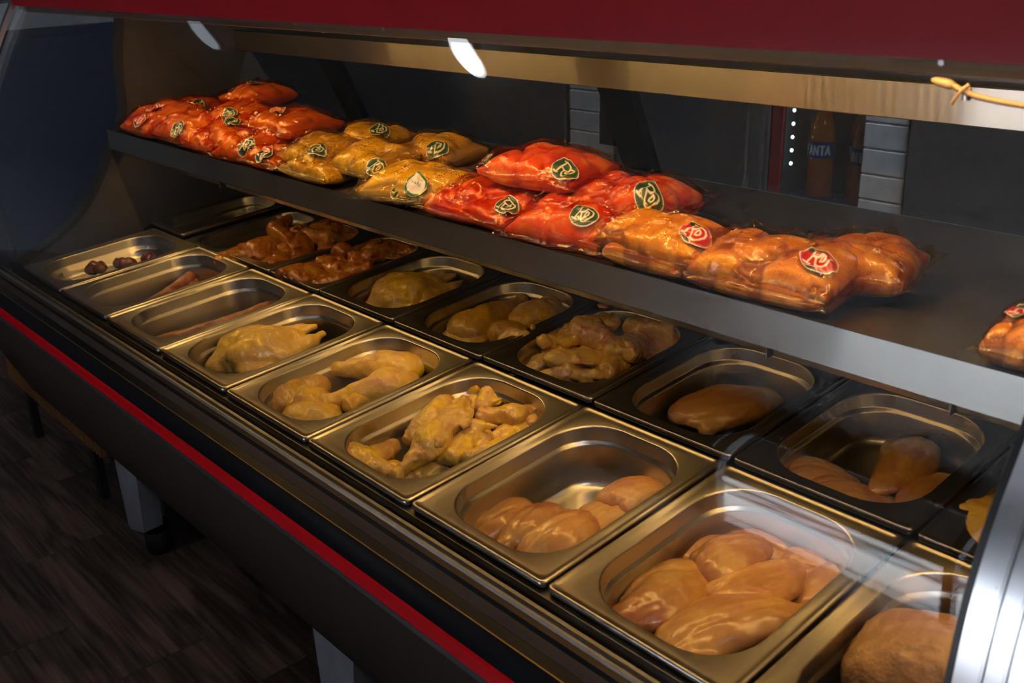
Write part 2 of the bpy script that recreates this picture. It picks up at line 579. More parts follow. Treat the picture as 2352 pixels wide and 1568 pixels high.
wall_back = struct(mesh_obj('wall_back', *box(RX0, RX1, RY1, RY1 + 0.1, 0, RZ), M['wall']), 'grey wall behind the counter')
for pn, (xa, xb, yf) in enumerate(((1.437, 1.572, 1.985), (.245, .465, 2.0))):
    pier = struct(mesh_obj('pier', *box(xa, xb, yf, RY1, 0, RZ), M['wall']), 'pier clad in white boards')
    cp, cf = bevel_box(-(xb - xa) / 2, (xb - xa) / 2, -0.016, 0.0, 0.0, 0.0715, 0.004, 1)
    clad_me = bpy.data.meshes.new('cladding_board')
    clad_me.from_pydata(cp, [], cf)
    for i in range(12):
        link('cladding_board', clad_me, M['plank'], pier, ((xa + xb) / 2, yf, 0.55 + 0.0735 * i))
struct(mesh_obj('wall_front', *boxes([(RX0, DOOR[0], RY0 - 0.12, RY0, 0, RZ), (DOOR[1], RX1, RY0 - 0.12, RY0, 0, RZ), (DOOR[0], DOOR[1], RY0 - 0.12, RY0, 2.15, RZ)]), M['wall']), 'wall with the open street entrance')
dframe = struct(mesh_obj('door_1', *boxes([(DOOR[0], DOOR[0] + 0.05, RY0 - 0.1, RY0 - 0.03, 0, 2.15), (DOOR[1] - 0.05, DOOR[1], RY0 - 0.1, RY0 - 0.03, 0, 2.15), (DOOR[0], DOOR[1], RY0 - 0.1, RY0 - 0.03, 2.1, 2.15), (1.62, 1.66, RY0 - 0.1, RY0 - 0.03, 0, 2.1)]), M['charcoal']), 'open glazed shop entrance')
struct(mesh_obj('ground', *box(-9, 12, -5.4, RY0 - 0.1, -0.12, -0.01), M['pave']), 'pale street paving outside the entrance')
struct(mesh_obj('road', *box(-9, 12, -9.5, -5.4, -0.2, -0.09), M['asphalt']), 'asphalt road outside')
for i in range(9):
    struct(mesh_obj('road_marking', *box(-2.2 + i * 0.7, -1.85 + i * 0.7, -7.4, -6.2, -0.09, -0.085), M['plank']), 'white crossing bar on the road')
gr = struct(mesh_obj('added_drain', *box(-3, 6, -3.62, -3.36, -0.011, -0.006), M['asphalt']), 'added drain channel dashing the reflection in the glass')  # unseen, added with its bars to break the glass reflection into dashes
for i in range(46):
    mesh_obj('grate_bar', *box(.2 + i * .06, .235 + i * .06, -3.60, -3.38, -0.006, 0.0), M['plank'], gr)
struct(mesh_obj('kerb', *box(-9, 12, -5.5, -5.36, -0.1, 0.0), M['asphalt']), 'dark kerb')
struct(mesh_obj('threshold', *box(DOOR[0], DOOR[1], RY0 - .12, RY0 + .02, -0.004, 0.012), M['charcoal']), 'dark metal door threshold')
struct(mesh_obj('far_pavement', *box(-9, 12, -12, -9.5, -0.2, -0.01), M['pave']), 'far pavement')
struct(mesh_obj('facade_opposite', *box(-9, 12, -12.3, -12, -0.2, 15), M['facade']), 'building across the street')

# oval ceiling lamps over the customer side
for i, (lx, lab) in enumerate(((-0.18, 'oval white ceiling lamp mirrored brightly in the curved glass'), (-2.4, 'dim oval ceiling lamp near the far wall'))):
    t = tag(empty('ceiling_lamp', (lx, -0.81, RZ)), lab, 'lamp', 'oval ceiling lamps')
    V, F = lathe([(0.02, 0.0), (1.12, 0.0), (1.14, -0.006), (1.12, -0.02), (1.0, -0.024)], 32)
    mesh_obj('base_plate', [(x * (.056 - .012 * y), y * .15, z) for x, y, z in V], F, M['legsteel'], t, smooth=0.6)
    V, F = lathe([(0.98, -0.022), (1.0, -0.03), (0.92, -0.045), (0.7, -0.056), (0.35, -0.062), (0.01, -0.063)], 32)
    mesh_obj('diffuser', [(x * (.056 - .012 * y), y * .15, z) for x, y, z in V], F, M['lamp'] if i == 0 else M['lampdim'], t, smooth=3)
for (lx, ly), m_, lab in (((4.05, -0.95), 'panellamp', 'square ceiling light panel over the customer side'), ((2.3, 1.45), 'backfill', 'added fill light panel brightening the area behind the counter')):  # the panel behind the counter is an added fill for the dark background
    t = tag(empty('ceiling_panel', (lx, ly, RZ)), lab, 'lamp')
    mesh_obj('frame', *boxes([(-.32, .32, -.32, -.30, -.025, 0), (-.32, .32, .30, .32, -.025, 0), (-.32, -.30, -.30, .30, -.025, 0), (.30, .32, -.30, .30, -.025, 0)]), M['plank'], t)
    mesh_obj('diffuser', *box(-.30, .30, -.30, .30, -.018, -.012), M[m_], t)

# ------------------------------------------------------------------ the display case
CX, CY = 1.7, 0.3
X0, X1 = -0.34, 3.45
case = tag(empty('display_case', (CX, CY, 0)), 'long curved-glass refrigerated meat counter with red canopy and black bumper', 'counter')
OFF = (-CX, -CY, H)


def cpart(name, vf, material, smooth=None, parent=None, label=None):
    if parent is None:
        o = mesh_obj(name, vf[0], vf[1], material, case, OFF, smooth=smooth)
    else:
        o = mesh_obj(name, vf[0], vf[1], material, parent, (0, 0, 0), smooth=smooth)
    if label:
        o['label'] = label
    return o


GL = chaikin([(-.020, -.030), (-.022, .05), (-.022, .12), (-.0195, .17), (-.014, .215), (-.004, .263), (.0155, .31), (.044, .355), (.078, .415), (.128, .507), (.158, .558), (.192, .613)], 3)
SPLIT0, SPLIT1 = 2.652, 2.700
cpart('glass_pane', extrude_x(sheet_poly(GL, -0.006), 0.05, SPLIT0, 1), M['glass'], 0.9, label='large clear curved glass pane')
cpart('glass_pane', extrude_x(sheet_poly(GL, -0.006), SPLIT1, X1, 1), M['glass'], 0.9, label='curved glass pane right of the aluminium upright')
GLI = GL + np.array([-0.004, -0.001])
fr = cpart('glass_upright', extrude_x(sheet_poly(GLI, 0.010), SPLIT0 - 0.003, SPLIT1 + 0.004, 1), M['alu'], 0.6, label='brushed aluminium upright following the glass curve')
GLO = GL + np.array([-0.0142, 0.0])
for xg in (SPLIT0 + 0.0165, SPLIT0 + 0.0325):
    cpart('groove', extrude_x(sheet_poly(GLO, 0.0012), xg - 0.0009, xg - 0.0003, 1), M['charcoal'], 0.6, fr)
    cpart('groove', extrude_x(sheet_poly(GLO, 0.0012), xg + 0.0012, xg + 0.0018, 1), M['charcoal'], 0.6, fr)
    cpart('rib', extrude_x(sheet_poly(GLO, 0.0018), xg - 0.0003, xg + 0.0012, 1), M['alu'], 0.6, fr)
cpart('seal', extrude_x(sheet_poly(GL, 0.010), SPLIT0 - 0.010, SPLIT0 - 0.003, 1), M['seal'], 0.6, fr)
cpart('seal', extrude_x(sheet_poly(GL, 0.012), SPLIT1 + 0.004, SPLIT1 + 0.014, 1), M['seal'], 0.6, fr)
cpart('end_frame', extrude_x(sheet_poly(GLI, 0.012), 0.035, 0.055, 1), M['alu'], 0.6, label='aluminium frame at the far end of the glass')
# front: bumper bands from the glass foot outwards, then the inclined panel
cpart('glass_rail', extrude_x([(-.006, -.040), (-.006, -.026), (-.0095, -.0215), (-.015, -.0215), (-.0155, -.027), (-.026, -.027), (-.0265, -.0205), (-.030, -.0225), (-.030, -.05), (-.006, -.05)], X0, X1), M['trim'], 0.5, label='thin steel rail holding the glass foot')
cpart('bronze_strip', extrude_x([(-.030, -.0232), (-.0365, -.0255), (-.0365, -.06), (-.030, -.06)], X0, X1), M['bronze'])
cpart('bumper', extrude_x([(-.0365, -.0262), (-.0415, -.0290), (-.0415, -.034), (-.0560, -.0385), (-.0562, -.0336), (-.0700, -.0362), (-.0702, -.039), (-.072, -.039), (-.0722, -.0368), (-.086, -.0420), (-.096, -.0520), (-.0965, -.058), (-.0945, -.073), (-.05, -.09), (-.0365, -.08)], X0, X1), M['black'], 0.5, label='glossy black bumper moulding')
cpart('grey_insert', extrude_x([(-.0417, -.0286), (-.0488, -.0302), (-.0559, -.0332), (-.0557, -.038), (-.0417, -.0338)], X0, X1), M['grey'], 0.6)
cpart('gold_line', extrude_x([(-.0703, -.0362), (-.0719, -.0366), (-.0719, -.039), (-.0703, -.039)], X0, X1), M['gold'])
cpart('red_stripe', extrude_x([(-.0962, -.0522), (-.1000, -.0540), (-.1050, -.0670), (-.1040, -.0700), (-.0950, -.0715)], X0, X1), M['redstripe'], 0.5, label='bright red stripe along the bumper')
cpart('front_panel', extrude_x([(-.098, -.074), (.112, -.570), (.130, -.565), (.02, -.30), (-.045, -.12), (-.06, -.074)], X0, X1), M['panel'], 0.5, label='dark taupe inclined front panel')
cpart('front_panel_edge', extrude_x([(-.1035, -.0702), (-.1045, -.079), (-.1005, -.0815), (-.094, -.0702)], X0, X1), M['seal'])
cpart('belly_tray', extrude_x([(.13, -.565), (.72, -.565), (.76, -.30), (.76, -.16), (.05, -.16), (-.04, -.12)], X0 + 0.01, X1), M['charcoal'])
cpart('front_ledge', extrude_x([(-.006, -.046), (.06, -.046), (.06, -.16), (-.006, -.16)], 0.2, X1), M['darksteel'])
# legs with a broken-edged grey cover and a round black foot
for lx in (0.30, 1.335, 2.37):
    pts = [(0.0, -0.545), (0.045, -0.56), (0.075, -0.556), (0.105, -0.566), (0.13, -0.56), (0.155, -0.545), (0.125, -0.765), (0.02, -0.80), (0.006, -0.79)]
    V = [(lx + a, .118, z) for a, z in pts] + [(lx + a * 0.9 + 0.008, .175, z) for a, z in pts]
    n = len(pts)
    F = [tuple(range(n)), tuple(range(2 * n - 1, n - 1, -1))] + [(j, (j + 1) % n + 0, (j + 1) % n + n, j + n) for j in range(n)]
    lg = cpart('leg', (V, F), M['legsteel'])
    side = [(lx, .118, -.545), (lx + .006, .118, -.79), (lx + .02, .118, -.80), (lx + .02, .22, -.80), (lx - .004, .24, -.545)]
    cpart('leg_side', ([*side], [tuple(range(5))]), M['legsteel'], None, lg)
    ft = [(x + lx + 0.085, y + .17, z) for x, y, z in lathe([(0.036, -0.79), (0.038, -0.80), (0.038, -0.852), (0.034, -0.8595)], 20)[0]]
    cpart('foot', (ft, lathe([(0.036, -0.79), (0.038, -0.80), (0.038, -0.852), (0.034, -0.8595)], 20)[1]), M['seal'], 0.8, lg)
# deck bars and end wall
for k, (v0, v1) in enumerate(((-0.004, 0.010), (0.352, 0.374), (0.696, 0.72))):
    a, b = deckpt(0, v0, -0.012), deckpt(0, v1, -0.012)
    cpart('deck_bar', extrude_x([(a[1], a[2] - H), (b[1], b[2] - H), (b[1], b[2] - H - 0.02), (a[1], a[2] - H - 0.02)], 0.2, X1), M['darksteel'])
cpart('deck_back', extrude_x([(.74, -.15), (.76, -.15), (.86, .255), (.83, .255), (.745, .07)], 0.2, X1), M['darksteel'])
EP = chaikin([(.395, .60), (.384, .545), (.366, .48), (.360, .415), (.357, .348), (.341, .294), (.296, .231), (.253, .157), (.214, .105), (.146, .048), (.012, -.015)], 2)
poly = [tuple(q) for q in EP] + [(-.0, -.05), (0.0, -.16), (.84, -.16), (.86, .26), (.74, .46), (.72, .60)]
cpart('end_panel', extrude_x(poly[::-1], 0.165, 0.20), M['abs'], label='pale grey moulded end panel with a swooping front edge')
cpart('end_panel_edge', extrude_x(sheet_poly(EP, 0.010), 0.16, 0.203), M['seal'], 0.6)
# shelf
sh = cpart('shelf', extrude_x([(.300, ZS - .004), (.815, ZS - .004), (.815, ZS), (.304, ZS)], 0.2, X1), M['shelf'], label='brushed steel upper shelf')
cpart('shelf_lip', extrude_x([(.2995, ZS + .0065), (.3015, ZS + .0065), (.3030, ZS - .04), (.3030, ZS - .043), (.2990, ZS - .043)], 0.205, X1), M['lip'], 0.5, sh, 'brushed steel shelf lip')
cpart('shelf_underside_trim', extrude_x([(.300, ZS - .044), (.314, ZS - .058), (.345, ZS - .058), (.345, ZS - .030), (.303, ZS - .030)], 0.205, X1), M['under'], 0.5, sh)
for jx in (0.82, 2.25, 2.48):
    cpart('seam', box(jx, jx + 0.0016, .2996, .33, ZS - .0586, ZS - .0436), M['charcoal'], None, sh)
cpart('mounting_hole', tube([(2.525, .47, ZS), (2.525, .47, ZS + .0006)], 0.006, 14), M['seal'], None, sh)
# canopy: fascia, trim, LED strip, ceiling, rear beam
FB = .606
cpart('red_fascia', extrude_x([(.176, FB), (.176, FB + .02), (.235, .90), (.30, .905), (.30, .89), (.24, .80), (.20, FB + .02), (.196, FB)], 0.055, X1), M['red'], 0.5, label='glossy dark red canopy fascia')
cpart('canopy_trim', extrude_x([(.186, FB - .0005), (.196, FB - .0005), (.204, .5905), (.2015, .5900), (.194, .5920)], 0.10, X1), M['trim'], 0.5, label='brushed steel strip under the red fascia')
for sx in (1.42, 1.66, 2.48, 3.1):
    cpart('screw', tube([(sx, .1865, .603), (sx, .1845, .6025)], 0.0028, 10), M['alu'], None)
cpart('canopy_ceiling', extrude_x([(.205, .612), (.73, .520), (.73, .527), (.205, .619)], 0.2, X1), M['top'])
cpart('top_bracket', box(1.31, 1.316, .30, .36, .575, .595), M['alu'])
cpart('rear_beam', extrude_x([(.700, .5080), (.7025, .5100), (.74, .516), (.74, .462), (.705, .4555), (.700, .4575)], 0.2, X1), M['bar'], 0.5, label='brushed steel beam glowing in the LED light')
ledx = [x for x in np.arange(0.26, 3.35, 0.022) if not (1.06 < x < 1.24)]
strip = cpart('led_strip', extrude_x([(.211, .6045), (.2275, .6100), (.2275, .6125), (.211, .607)], 0.24, 3.4), M['trim'])
V, F = [], []
for x in ledx:
    k = len(V)
    c = np.array([x, .219, .6022])
    ey = np.array([0, 0.94, 0.34])
    ex = np.array([1.0, 0, 0])
    V += [tuple(c + 0.0042 * a * ex + 0.0062 * b * ey) for a, b in ((-1, -1), (-1, 1), (1, 1), (1, -1))]
    F.append((k, k + 1, k + 2, k + 3))
ch = cpart('led_chips', (V, F), M['led'], None, strip)
ch['kind'] = 'stuff'
strip2 = cpart('led_strip', extrude_x([(.349, ZS - .048), (.361, ZS - .048), (.361, ZS - .045), (.349, ZS - .045)], 0.24, 3.4), M['trim'])
V, F = [], []
for x in np.arange(0.26, 3.35, 0.022):
    k = len(V)
    c = np.array([x, .355, ZS - .0492])
    V += [tuple(c + 0.0038 * np.array([a, b, 0])) for a, b in ((-1, -1), (-1, 1), (1, 1), (1, -1))]
    F.append((k, k + 1, k + 2, k + 3))
ch = cpart('led_chips', (V, F), M['led2'], None, strip2)
ch['kind'] = 'stuff'
# rear sliding doors
for px in (0.56, 1.555, 2.60):
    cpart('rear_post', extrude_x([(.735, .462), (.760, .462), (.845, .270), (.818, .284)], px, px + 0.08), M['black'], label='black leaning post of the rear doors')
for xa, xb in ((0.2, 0.60), (0.62, 1.58), (1.6, 2.62), (2.64, X1)):
    cpart('rear_door_glass', extrude_x([(.746, .462), (.750, .462), (.834, .275), (.830, .275)], xa, xb), M['rearglass'])
cpart('rear_door_sill', extrude_x([(.812, ZS - .002), (.860, ZS - .012), (.860, ZS - .02), (.812, ZS - .02)], 0.2, X1), M['charcoal'])
cpart('door_lock', boxes([(1.515, 1.553, .79, .81, .33, .39), (1.53, 1.556, .775, .80, .385, .425)]), M['black'])
cpart('slide_stop', box(1.285, 1.297, .69, .705, .024, .036), M['blue'], label='small blue plastic clip')
# ribbed wooden kickboard below the far end
board = tag(empty('slatted_board', (-0.25, 0.19, 0)), 'orange wooden slatted kickboard below the far end of the counter', 'board')
for i in range(30):
    x = -0.72 + i * 0.0285
    mesh_obj('slat', *box(x + .25, x + .25 + 0.0125, -0.052, -0.034, 0.205, 0.288), M['slat'], board)
mesh_obj('backing', *box(-.5, .40, -0.034, -0.02, 0.20, 0.288), M['seal'], board)
for sx in (-.4, .2):
    mesh_obj('support', *box(sx, sx + .04, -.034, -.01, 0, .2), M['seal'], board)
# beige cable with a plug end tied to the canopy
cb = tag(empty('cable', (2.50, 0.25, 0.57 + H)), 'beige cable with tapered plug tied under the canopy', 'cable')
o_ = np.array([2.50, 0.25, 0.57])
pth = chaikin([(2.466, .243, .5765), (2.476, .243, .5710), (2.495, .244, .5665), (2.53, .246, .5625), (2.60, .25, .560), (2.75, .25, .566)], 3) - o_
mesh_obj('cord', *tube(pth, 0.0028, 10), M['cable'], cb, smooth=3)
mesh_obj('plug', *tube(np.array([(2.4455, .243, .5800), (2.4475, .243, .5796), (2.452, .243, .5786), (2.462, .243, .5768), (2.4665, .243, .5758)]) - o_, [0.0012, 0.0026, 0.0040, 0.0046, 0.0034], 12), M['cable'], cb, smooth=3)
mesh_obj('tie', *tube(chaikin([(2.482, .240, .5785), (2.477, .238, .5735), (2.472, .238, .5660), (2.469, .239, .5600)], 2) - o_, 0.0016, 8), M['cable'], cb, smooth=3)
mesh_obj('hook', *tube(np.array([(2.478, .246, .575), (2.4785, .246, .5635)]) - o_, 0.004, 12), M['alu'], cb, smooth=1)

# ------------------------------------------------------------------ behind the counter
fr_ = tag(empty('drinks_fridge', (1.27, 2.12, 0)), 'drinks fridge with red frame and bottles behind the counter', 'fridge')
mesh_obj('body', *boxes([(-.145, .165, .02, .15, 0.35, 1.45), (-.145, .165, -.12, .02, 0.35, .79), (-.145, -.11, -.12, .02, .79, 1.45)]), M['charcoal'], fr_)
mesh_obj('red_frame', *box(-.150, -.112, -.135, -.12, .35, 1.45), M['red'], fr_)
mesh_obj('shelf', *box(-.11, .165, -.11, .02, .79, .80), M['abs'], fr_)
mesh_obj('door_glass', *box(-.11, .165, -.128, -.124, .79, 1.45), M['rearglass'], fr_)
V, F = [], []
for i in range(9):
    v, f = lathe([(0.001, 0.006), (0.004, 0.004), (0.0055, 0), (0.004, -0.004), (0.001, -0.006)], 8)
    k = len(V)
    V += [(x - .088, y - .112, z + .905 + i * 0.0405) for x, y, z in v]
    F += [tuple(j + k for j in q) for q in f]
d_ = mesh_obj('light_dots', V, F, M['dots'], fr_)
d_['kind'] = 'stuff'


def strokes_dist(S, T, lines):
    d = np.full(S.shape, 9.0)
    for ln in lines:
        for (x0, y0), (x1, y1) in zip(ln[:-1], ln[1:]):
            dx, dy = x1 - x0, y1 - y0
            L2 = dx * dx + dy * dy + 1e-12
            t = np.clip(((S - x0) * dx + (T - y0) * dy) / L2, 0, 1)
            d = np.minimum(d, np.hypot(S - x0 - t * dx, T - y0 - t * dy))
    return d


GLY = {'F': [[(0, 0), (0, 1), (.6, 1)], [(0, .55), (.5, .55)]], 'A': [[(0, 0), (.35, 1), (.7, 0)], [(.12, .35), (.58, .35)]],
       'N': [[(0, 0), (0, 1), (.62, 0), (.62, 1)]], 'T': [[(0, 1), (.7, 1)], [(.35, 0), (.35, 1)]]}


def set_color(me, cols):
    a = me.color_attributes.new('Col', 'FLOAT_COLOR', 'POINT')
    c = np.ones((len(me.vertices), 4), np.float32)
    c[:, :3] = cols
    a.data.foreach_set('color', c.ravel())


def bottle_mesh():
    nu, nv = 90, 26
    wth = np.linspace(-math.pi, math.pi, nu)
    zz = np.linspace(.125, .175, nv)
    A, Z = np.meshgrid(wth, zz, indexing='ij')
    r = 0.0415
    V = np.stack([r * np.sin(A), -r * np.cos(A), Z], -1).reshape(-1, 3)
    F = [(i * nv + j, (i + 1) * nv + j, (i + 1) * nv + j + 1, i * nv + j + 1) for i in range(nu - 1) for j in range(nv - 1)]
    S = A * r
    T = Z
    lines, x = [], -0.042
    for chh in 'FANTA':
        for ln in GLY[chh]:
            lines.append([(x + a * 0.019, .136 + b * 0.026) for a, b in ln])
        x += 0.0175
    d = strokes_dist(S, T, lines)
    k = np.clip((0.0026 - d) / 0.001 + .5, 0, 1)[..., None]
    colr = np.array([.015, .03, .22]) * (1 - k) + np.array([.75, .78, .85]) * k
    me = bpy.data.meshes.new('label')
    me.from_pydata([tuple(v) for v in V], [], F)
    set_color(me, colr.reshape(-1, 3))
    return me


lab_me = bottle_mesh()
bb = lathe([(0.030, 0), (0.038, 0.004), (0.040, 0.02), (0.040, 0.115), (0.041, 0.12), (0.041, 0.18), (0.040, 0.19), (0.034, 0.225), (0.020, 0.262), (0.0135, 0.275), (0.0135, 0.292)], 44)
bot_me = bpy.data.meshes.new('bottle_body')
bot_me.from_pydata(*[bb[0], [], bb[1]])
cc = lathe([(0.0155, 0.285), (0.016, 0.287), (0.016, 0.303), (0.014, 0.306)], 20)
cap_me = bpy.data.meshes.new('cap')
cap_me.from_pydata(cc[0], [], cc[1])
for bx, by, zr, lab in ((1.245, 2.075, 0.15, 'orange soda bottle with blue label nearest the red fridge frame'), (1.352, 2.125, 0.5, 'orange soda bottle standing further back between two others'), (1.402, 2.055, -0.25, 'orange soda bottle beside the white cladding boards')):
    t = tag(empty('soda_bottle', (bx, by, .80), (0, 0, zr)), lab, 'bottle', 'soda bottles in the fridge')
    link('bottle_body', bot_me, M['soda'], t, smooth=0.7)
    link('label', lab_me, M['labelprint'], t, smooth=3)
    link('cap', cap_me, M['cap'], t, smooth=0.6)


def cabinet(name, x0, x1, y0, y1, z0, z1, m, label, cat, handle=True):
    t = tag(empty(name, ((x0 + x1) / 2, (y0 + y1) / 2, 0)), label, cat)
    w, d = (x1 - x0) / 2, (y1 - y0) / 2
    mesh_obj('body', *bevel_box(-w, w, -d, d, z0, z1, 0.006), m, t)
    mesh_obj('door', *bevel_box(-w + .012, w - .012, -d - .018, -d, z0 + .03, z1 - .03, 0.005), m, t)
    if handle:
        mesh_obj('handle', *tube([(w - .05, -d - .045, z0 + .45), (w - .05, -d - .045, z1 - .25)], 0.008), M['alu'], t, smooth=1)
    return t


cabinet('tall_cabinet', 0.475, 1.115, 1.98, 2.27, 0.0, 1.62, M['charcoal'], 'dark grey steel cabinet left of the drinks fridge', 'cabinet')
cabinet('tall_cabinet', 1.575, 3.4, 1.96, 2.27, 0.0, 1.62, M['charcoal'], 'wide dark grey cabinet right of the white boards', 'cabinet', False)
cabinet('tall_cabinet', -2.2, 0.235, 2.0, 2.27, 0.0, 1.62, M['charcoal'], 'dark grey cabinet behind the far yellow bags', 'cabinet', False)
bc = tag(empty('blue_stand_in', (-1.35, 0.95, 0)), 'made-up dark blue cabinet standing in for the bluish far-end view', 'cabinet')  # invented stand-in for the blue and white tones beyond the end panel
mesh_obj('body', *bevel_box(-.15, .15, -.6, .6, 0.0, 1.335, 0.006), M['bluestand'], bc)
mesh_obj('header', *bevel_box(-.16, .16, -.61, .61, 1.335, 1.43, 0.004), M['whiteband'], bc)
mesh_obj('door', *bevel_box(.15, .168, -.58, -.01, 0.1, 1.30, 0.004), M['bluestand'], bc)
mesh_obj('door', *bevel_box(.15, .168, .01, .58, 0.1, 1.30, 0.004), M['bluestand'], bc)


# ------------------------------------------------------------------ steel pans
def rrect(a, b, r, z, n=7):
    out = []
    for cx, cy, s in ((a - r, b - r, 0), (-a + r, b - r, 90), (-a + r, -b + r, 180), (a - r, -b + r, 270)):
        for k in range(n + 1):
            w = math.radians(s + 90 * k / n)
            out.append((cx + r * math.cos(w), cy + r * math.sin(w), z))
    return out


def pan_mesh(w, d, D):
    a, b = w / 2, d / 2
    fl = 0.022 if w > 0.23 else 0.016
    cr = 0.074 if w > 0.23 else 0.045
    L = [rrect(a - .001, b - .001, .007, -.009), rrect(a, b, .008, -.006), rrect(a, b, .008, -.0022), rrect(a - .0010, b - .0010, .0075, -.0006), rrect(a - .0025, b - .0025, .007, 0.0),
         rrect(a - .0050, b - .0050, .007, -.0002), rrect(a - .0065, b - .0065, .007, -.0016), rrect(a - .012, b - .012, .012, -.0018),
         rrect(a - fl, b - fl, cr, -.0020), rrect(a - fl - .0012, b - fl - .0012, cr, -.0026), rrect(a - fl - .0022, b - fl - .0022, cr, -.0052),
         rrect(a - fl - .0035, b - fl - .0035, cr - .002, -.024), rrect(a - fl - .0045, b - fl - .0045, cr - .002, -.0265), rrect(a - fl - .0080, b - fl - .0080, cr - .004, -.0295), rrect(a - fl - .0088, b - fl - .0088, cr - .004, -.0325),
         rrect(a - fl - .0135, b - fl - .0135, cr - .008, -D + .020), rrect(a - fl - .0155, b - fl - .0155, cr - .010, -D + .010), rrect(a - fl - .020, b - fl - .020, cr - .014, -D + .0035), rrect(a - fl - .027, b - fl - .027, cr - .020, -D + .0006), rrect(a - fl - .034, b - fl - .034, cr - .026, -D)]
    n = len(L[0])
    V = [p for lp in L for p in lp]
    F = []
    for i in range(len(L) - 1):
        for k in range(n):
            F.append((i * n + k, i * n + (k + 1) % n, (i + 1) * n + (k + 1) % n, (i + 1) * n + k))
    m = len(V)
    F.append(tuple(range(m - n, m)))
    return V, F


PU = 0.27
FRONT = [(k * PU, (k + 1) * PU) for k in range(1, 12)]
BACK = [(.205, .412), (.418, .613), (.619, .863), (.868, 1.077)] + [(k * PU, (k + 1) * PU) for k in range(4, 12)]
FL = ['far front pan holding dark offal scraps', 'front pan holding a dark red sausage', 'front pan holding two long brown sausages', 'front pan holding one whole yellow chicken', 'front pan of chicken leg quarters', 'front pan heaped with yellow chicken wings',
      'front pan with a few breast fillets and bare floor showing', 'front pan packed with breast fillets', 'front pan holding a big pimply carcass', 'front pan just right of the aluminium upright', 'front pan furthest right']
BL = ['dark far back pan beside the end panel', 'narrow empty dark pan left of the marinated wings', 'back pan of marinated chicken, the farther one', 'back pan of marinated chicken, the nearer one', 'back pan holding one whole yellow chicken', 'back pan of chicken legs and thighs', 'back pan heaped with pale wings',
      'back pan with a single breast fillet', 'back pan with four breast fillets', 'back pan mostly hidden behind the aluminium upright', 'back pan to the right under the shelf', 'back pan furthest right under the shelf']
panmesh = {}


def add_pan(x0, x1, v0, v1, D, label, dz, yaw):
    key = (round(x1 - x0, 3), round(v1 - v0, 3), D)
    if key not in panmesh:
        V, F = pan_mesh(x1 - x0 - 0.006, v1 - v0 - 0.004, D)
        me = bpy.data.meshes.new('steel_pan')
        me.from_pydata(V, [], F)
        panmesh[key] = me
    o = link('steel_pan', panmesh[key], M['pan'], None, deckpt((x0 + x1) / 2, (v0 + v1) / 2, dz), (TILT, 0, yaw), smooth=0.9)
    return tag(o, 'steel ' + label, 'pan', 'steel food pans')


for i, ((a, b), lab) in enumerate(zip(FRONT[:10], FL)):
    add_pan(a, b, 0.0, 0.358, 0.055 if i == 0 else 0.10, lab, [0, .001, .0, .0015, .0, -.001, .0005, 0, .001, 0][i] , [0, .004, -.003, 0, .006, -.008, .003, 0, -.002, 0][i])
for i, ((a, b), lab) in enumerate(zip(BACK[:11], BL)):
    add_pan(a, b, 0.366, 0.700, 0.085, lab, [.002, -.01, 0, .001, .003, .001, .004, .003, .002, .0, .001][i], [0, 0, 0, 0, .004, -.004, .006, .002, -.003, 0, 0][i])


# ------------------------------------------------------------------ implicit surfaces for meat
class VN:
    """Lattice value noise."""
    def __init__(self, seed):
        self.g = np.random.default_rng(seed).uniform(-1, 1, (32, 32, 32)).astype(np.float32)

    def __call__(self, x, y, z, s):
        x, y, z = x * s, y * s, z * s
        i, j, k = np.floor(x).astype(int), np.floor(y).astype(int), np.floor(z).astype(int)
        f, g, h = x - i, y - j, z - k
        f, g, h = f * f * (3 - 2 * f), g * g * (3 - 2 * g), h * h * (3 - 2 * h)
        G = self.g
        i0, j0, k0, i1, j1, k1 = i % 32, j % 32, k % 32, (i + 1) % 32, (j + 1) % 32, (k + 1) % 32
        a = G[i0, j0, k0] * (1 - f) + G[i1, j0, k0] * f
        b = G[i0, j1, k0] * (1 - f) + G[i1, j1, k0] * f
        c = G[i0, j0, k1] * (1 - f) + G[i1, j0, k1] * f
        d = G[i0, j1, k1] * (1 - f) + G[i1, j1, k1] * f
        return (a * (1 - g) + b * g) * (1 - h) + (c * (1 - g) + d * g) * h


def smin(a, b, k):
    h = np.clip(0.5 + 0.5 * (b - a) / k, 0, 1)
    return b * (1 - h) + a * h - k * h * (1 - h)


def ell(P, c, r, ang=0.0):
    x, y, z = P[0] - c[0], P[1] - c[1], P[2] - c[2]
    if ang:
        ca, sa = math.cos(ang), math.sin(ang)
        x, y = ca * x + sa * y, -sa * x + ca * y
    k0 = np.sqrt((x / r[0]) ** 2 + (y / r[1]) ** 2 + (z / r[2]) ** 2)
    k1 = np.sqrt((x / r[0] ** 2) ** 2 + (y / r[1] ** 2) ** 2 + (z / r[2] ** 2) ** 2) + 1e-9
    return k0 * (k0 - 1) / k1


def cone(P, a, b, ra, rb):
    a, b = np.array(a, float), np.array(b, float)
    d = b - a
    t = np.clip(((P[0] - a[0]) * d[0] + (P[1] - a[1]) * d[1] + (P[2] - a[2]) * d[2]) / (d @ d), 0, 1)
    q = np.sqrt((P[0] - a[0] - t * d[0]) ** 2 + (P[1] - a[1] - t * d[1]) ** 2 + (P[2] - a[2] - t * d[2]) ** 2)
    return q - (ra + (rb - ra) * t)


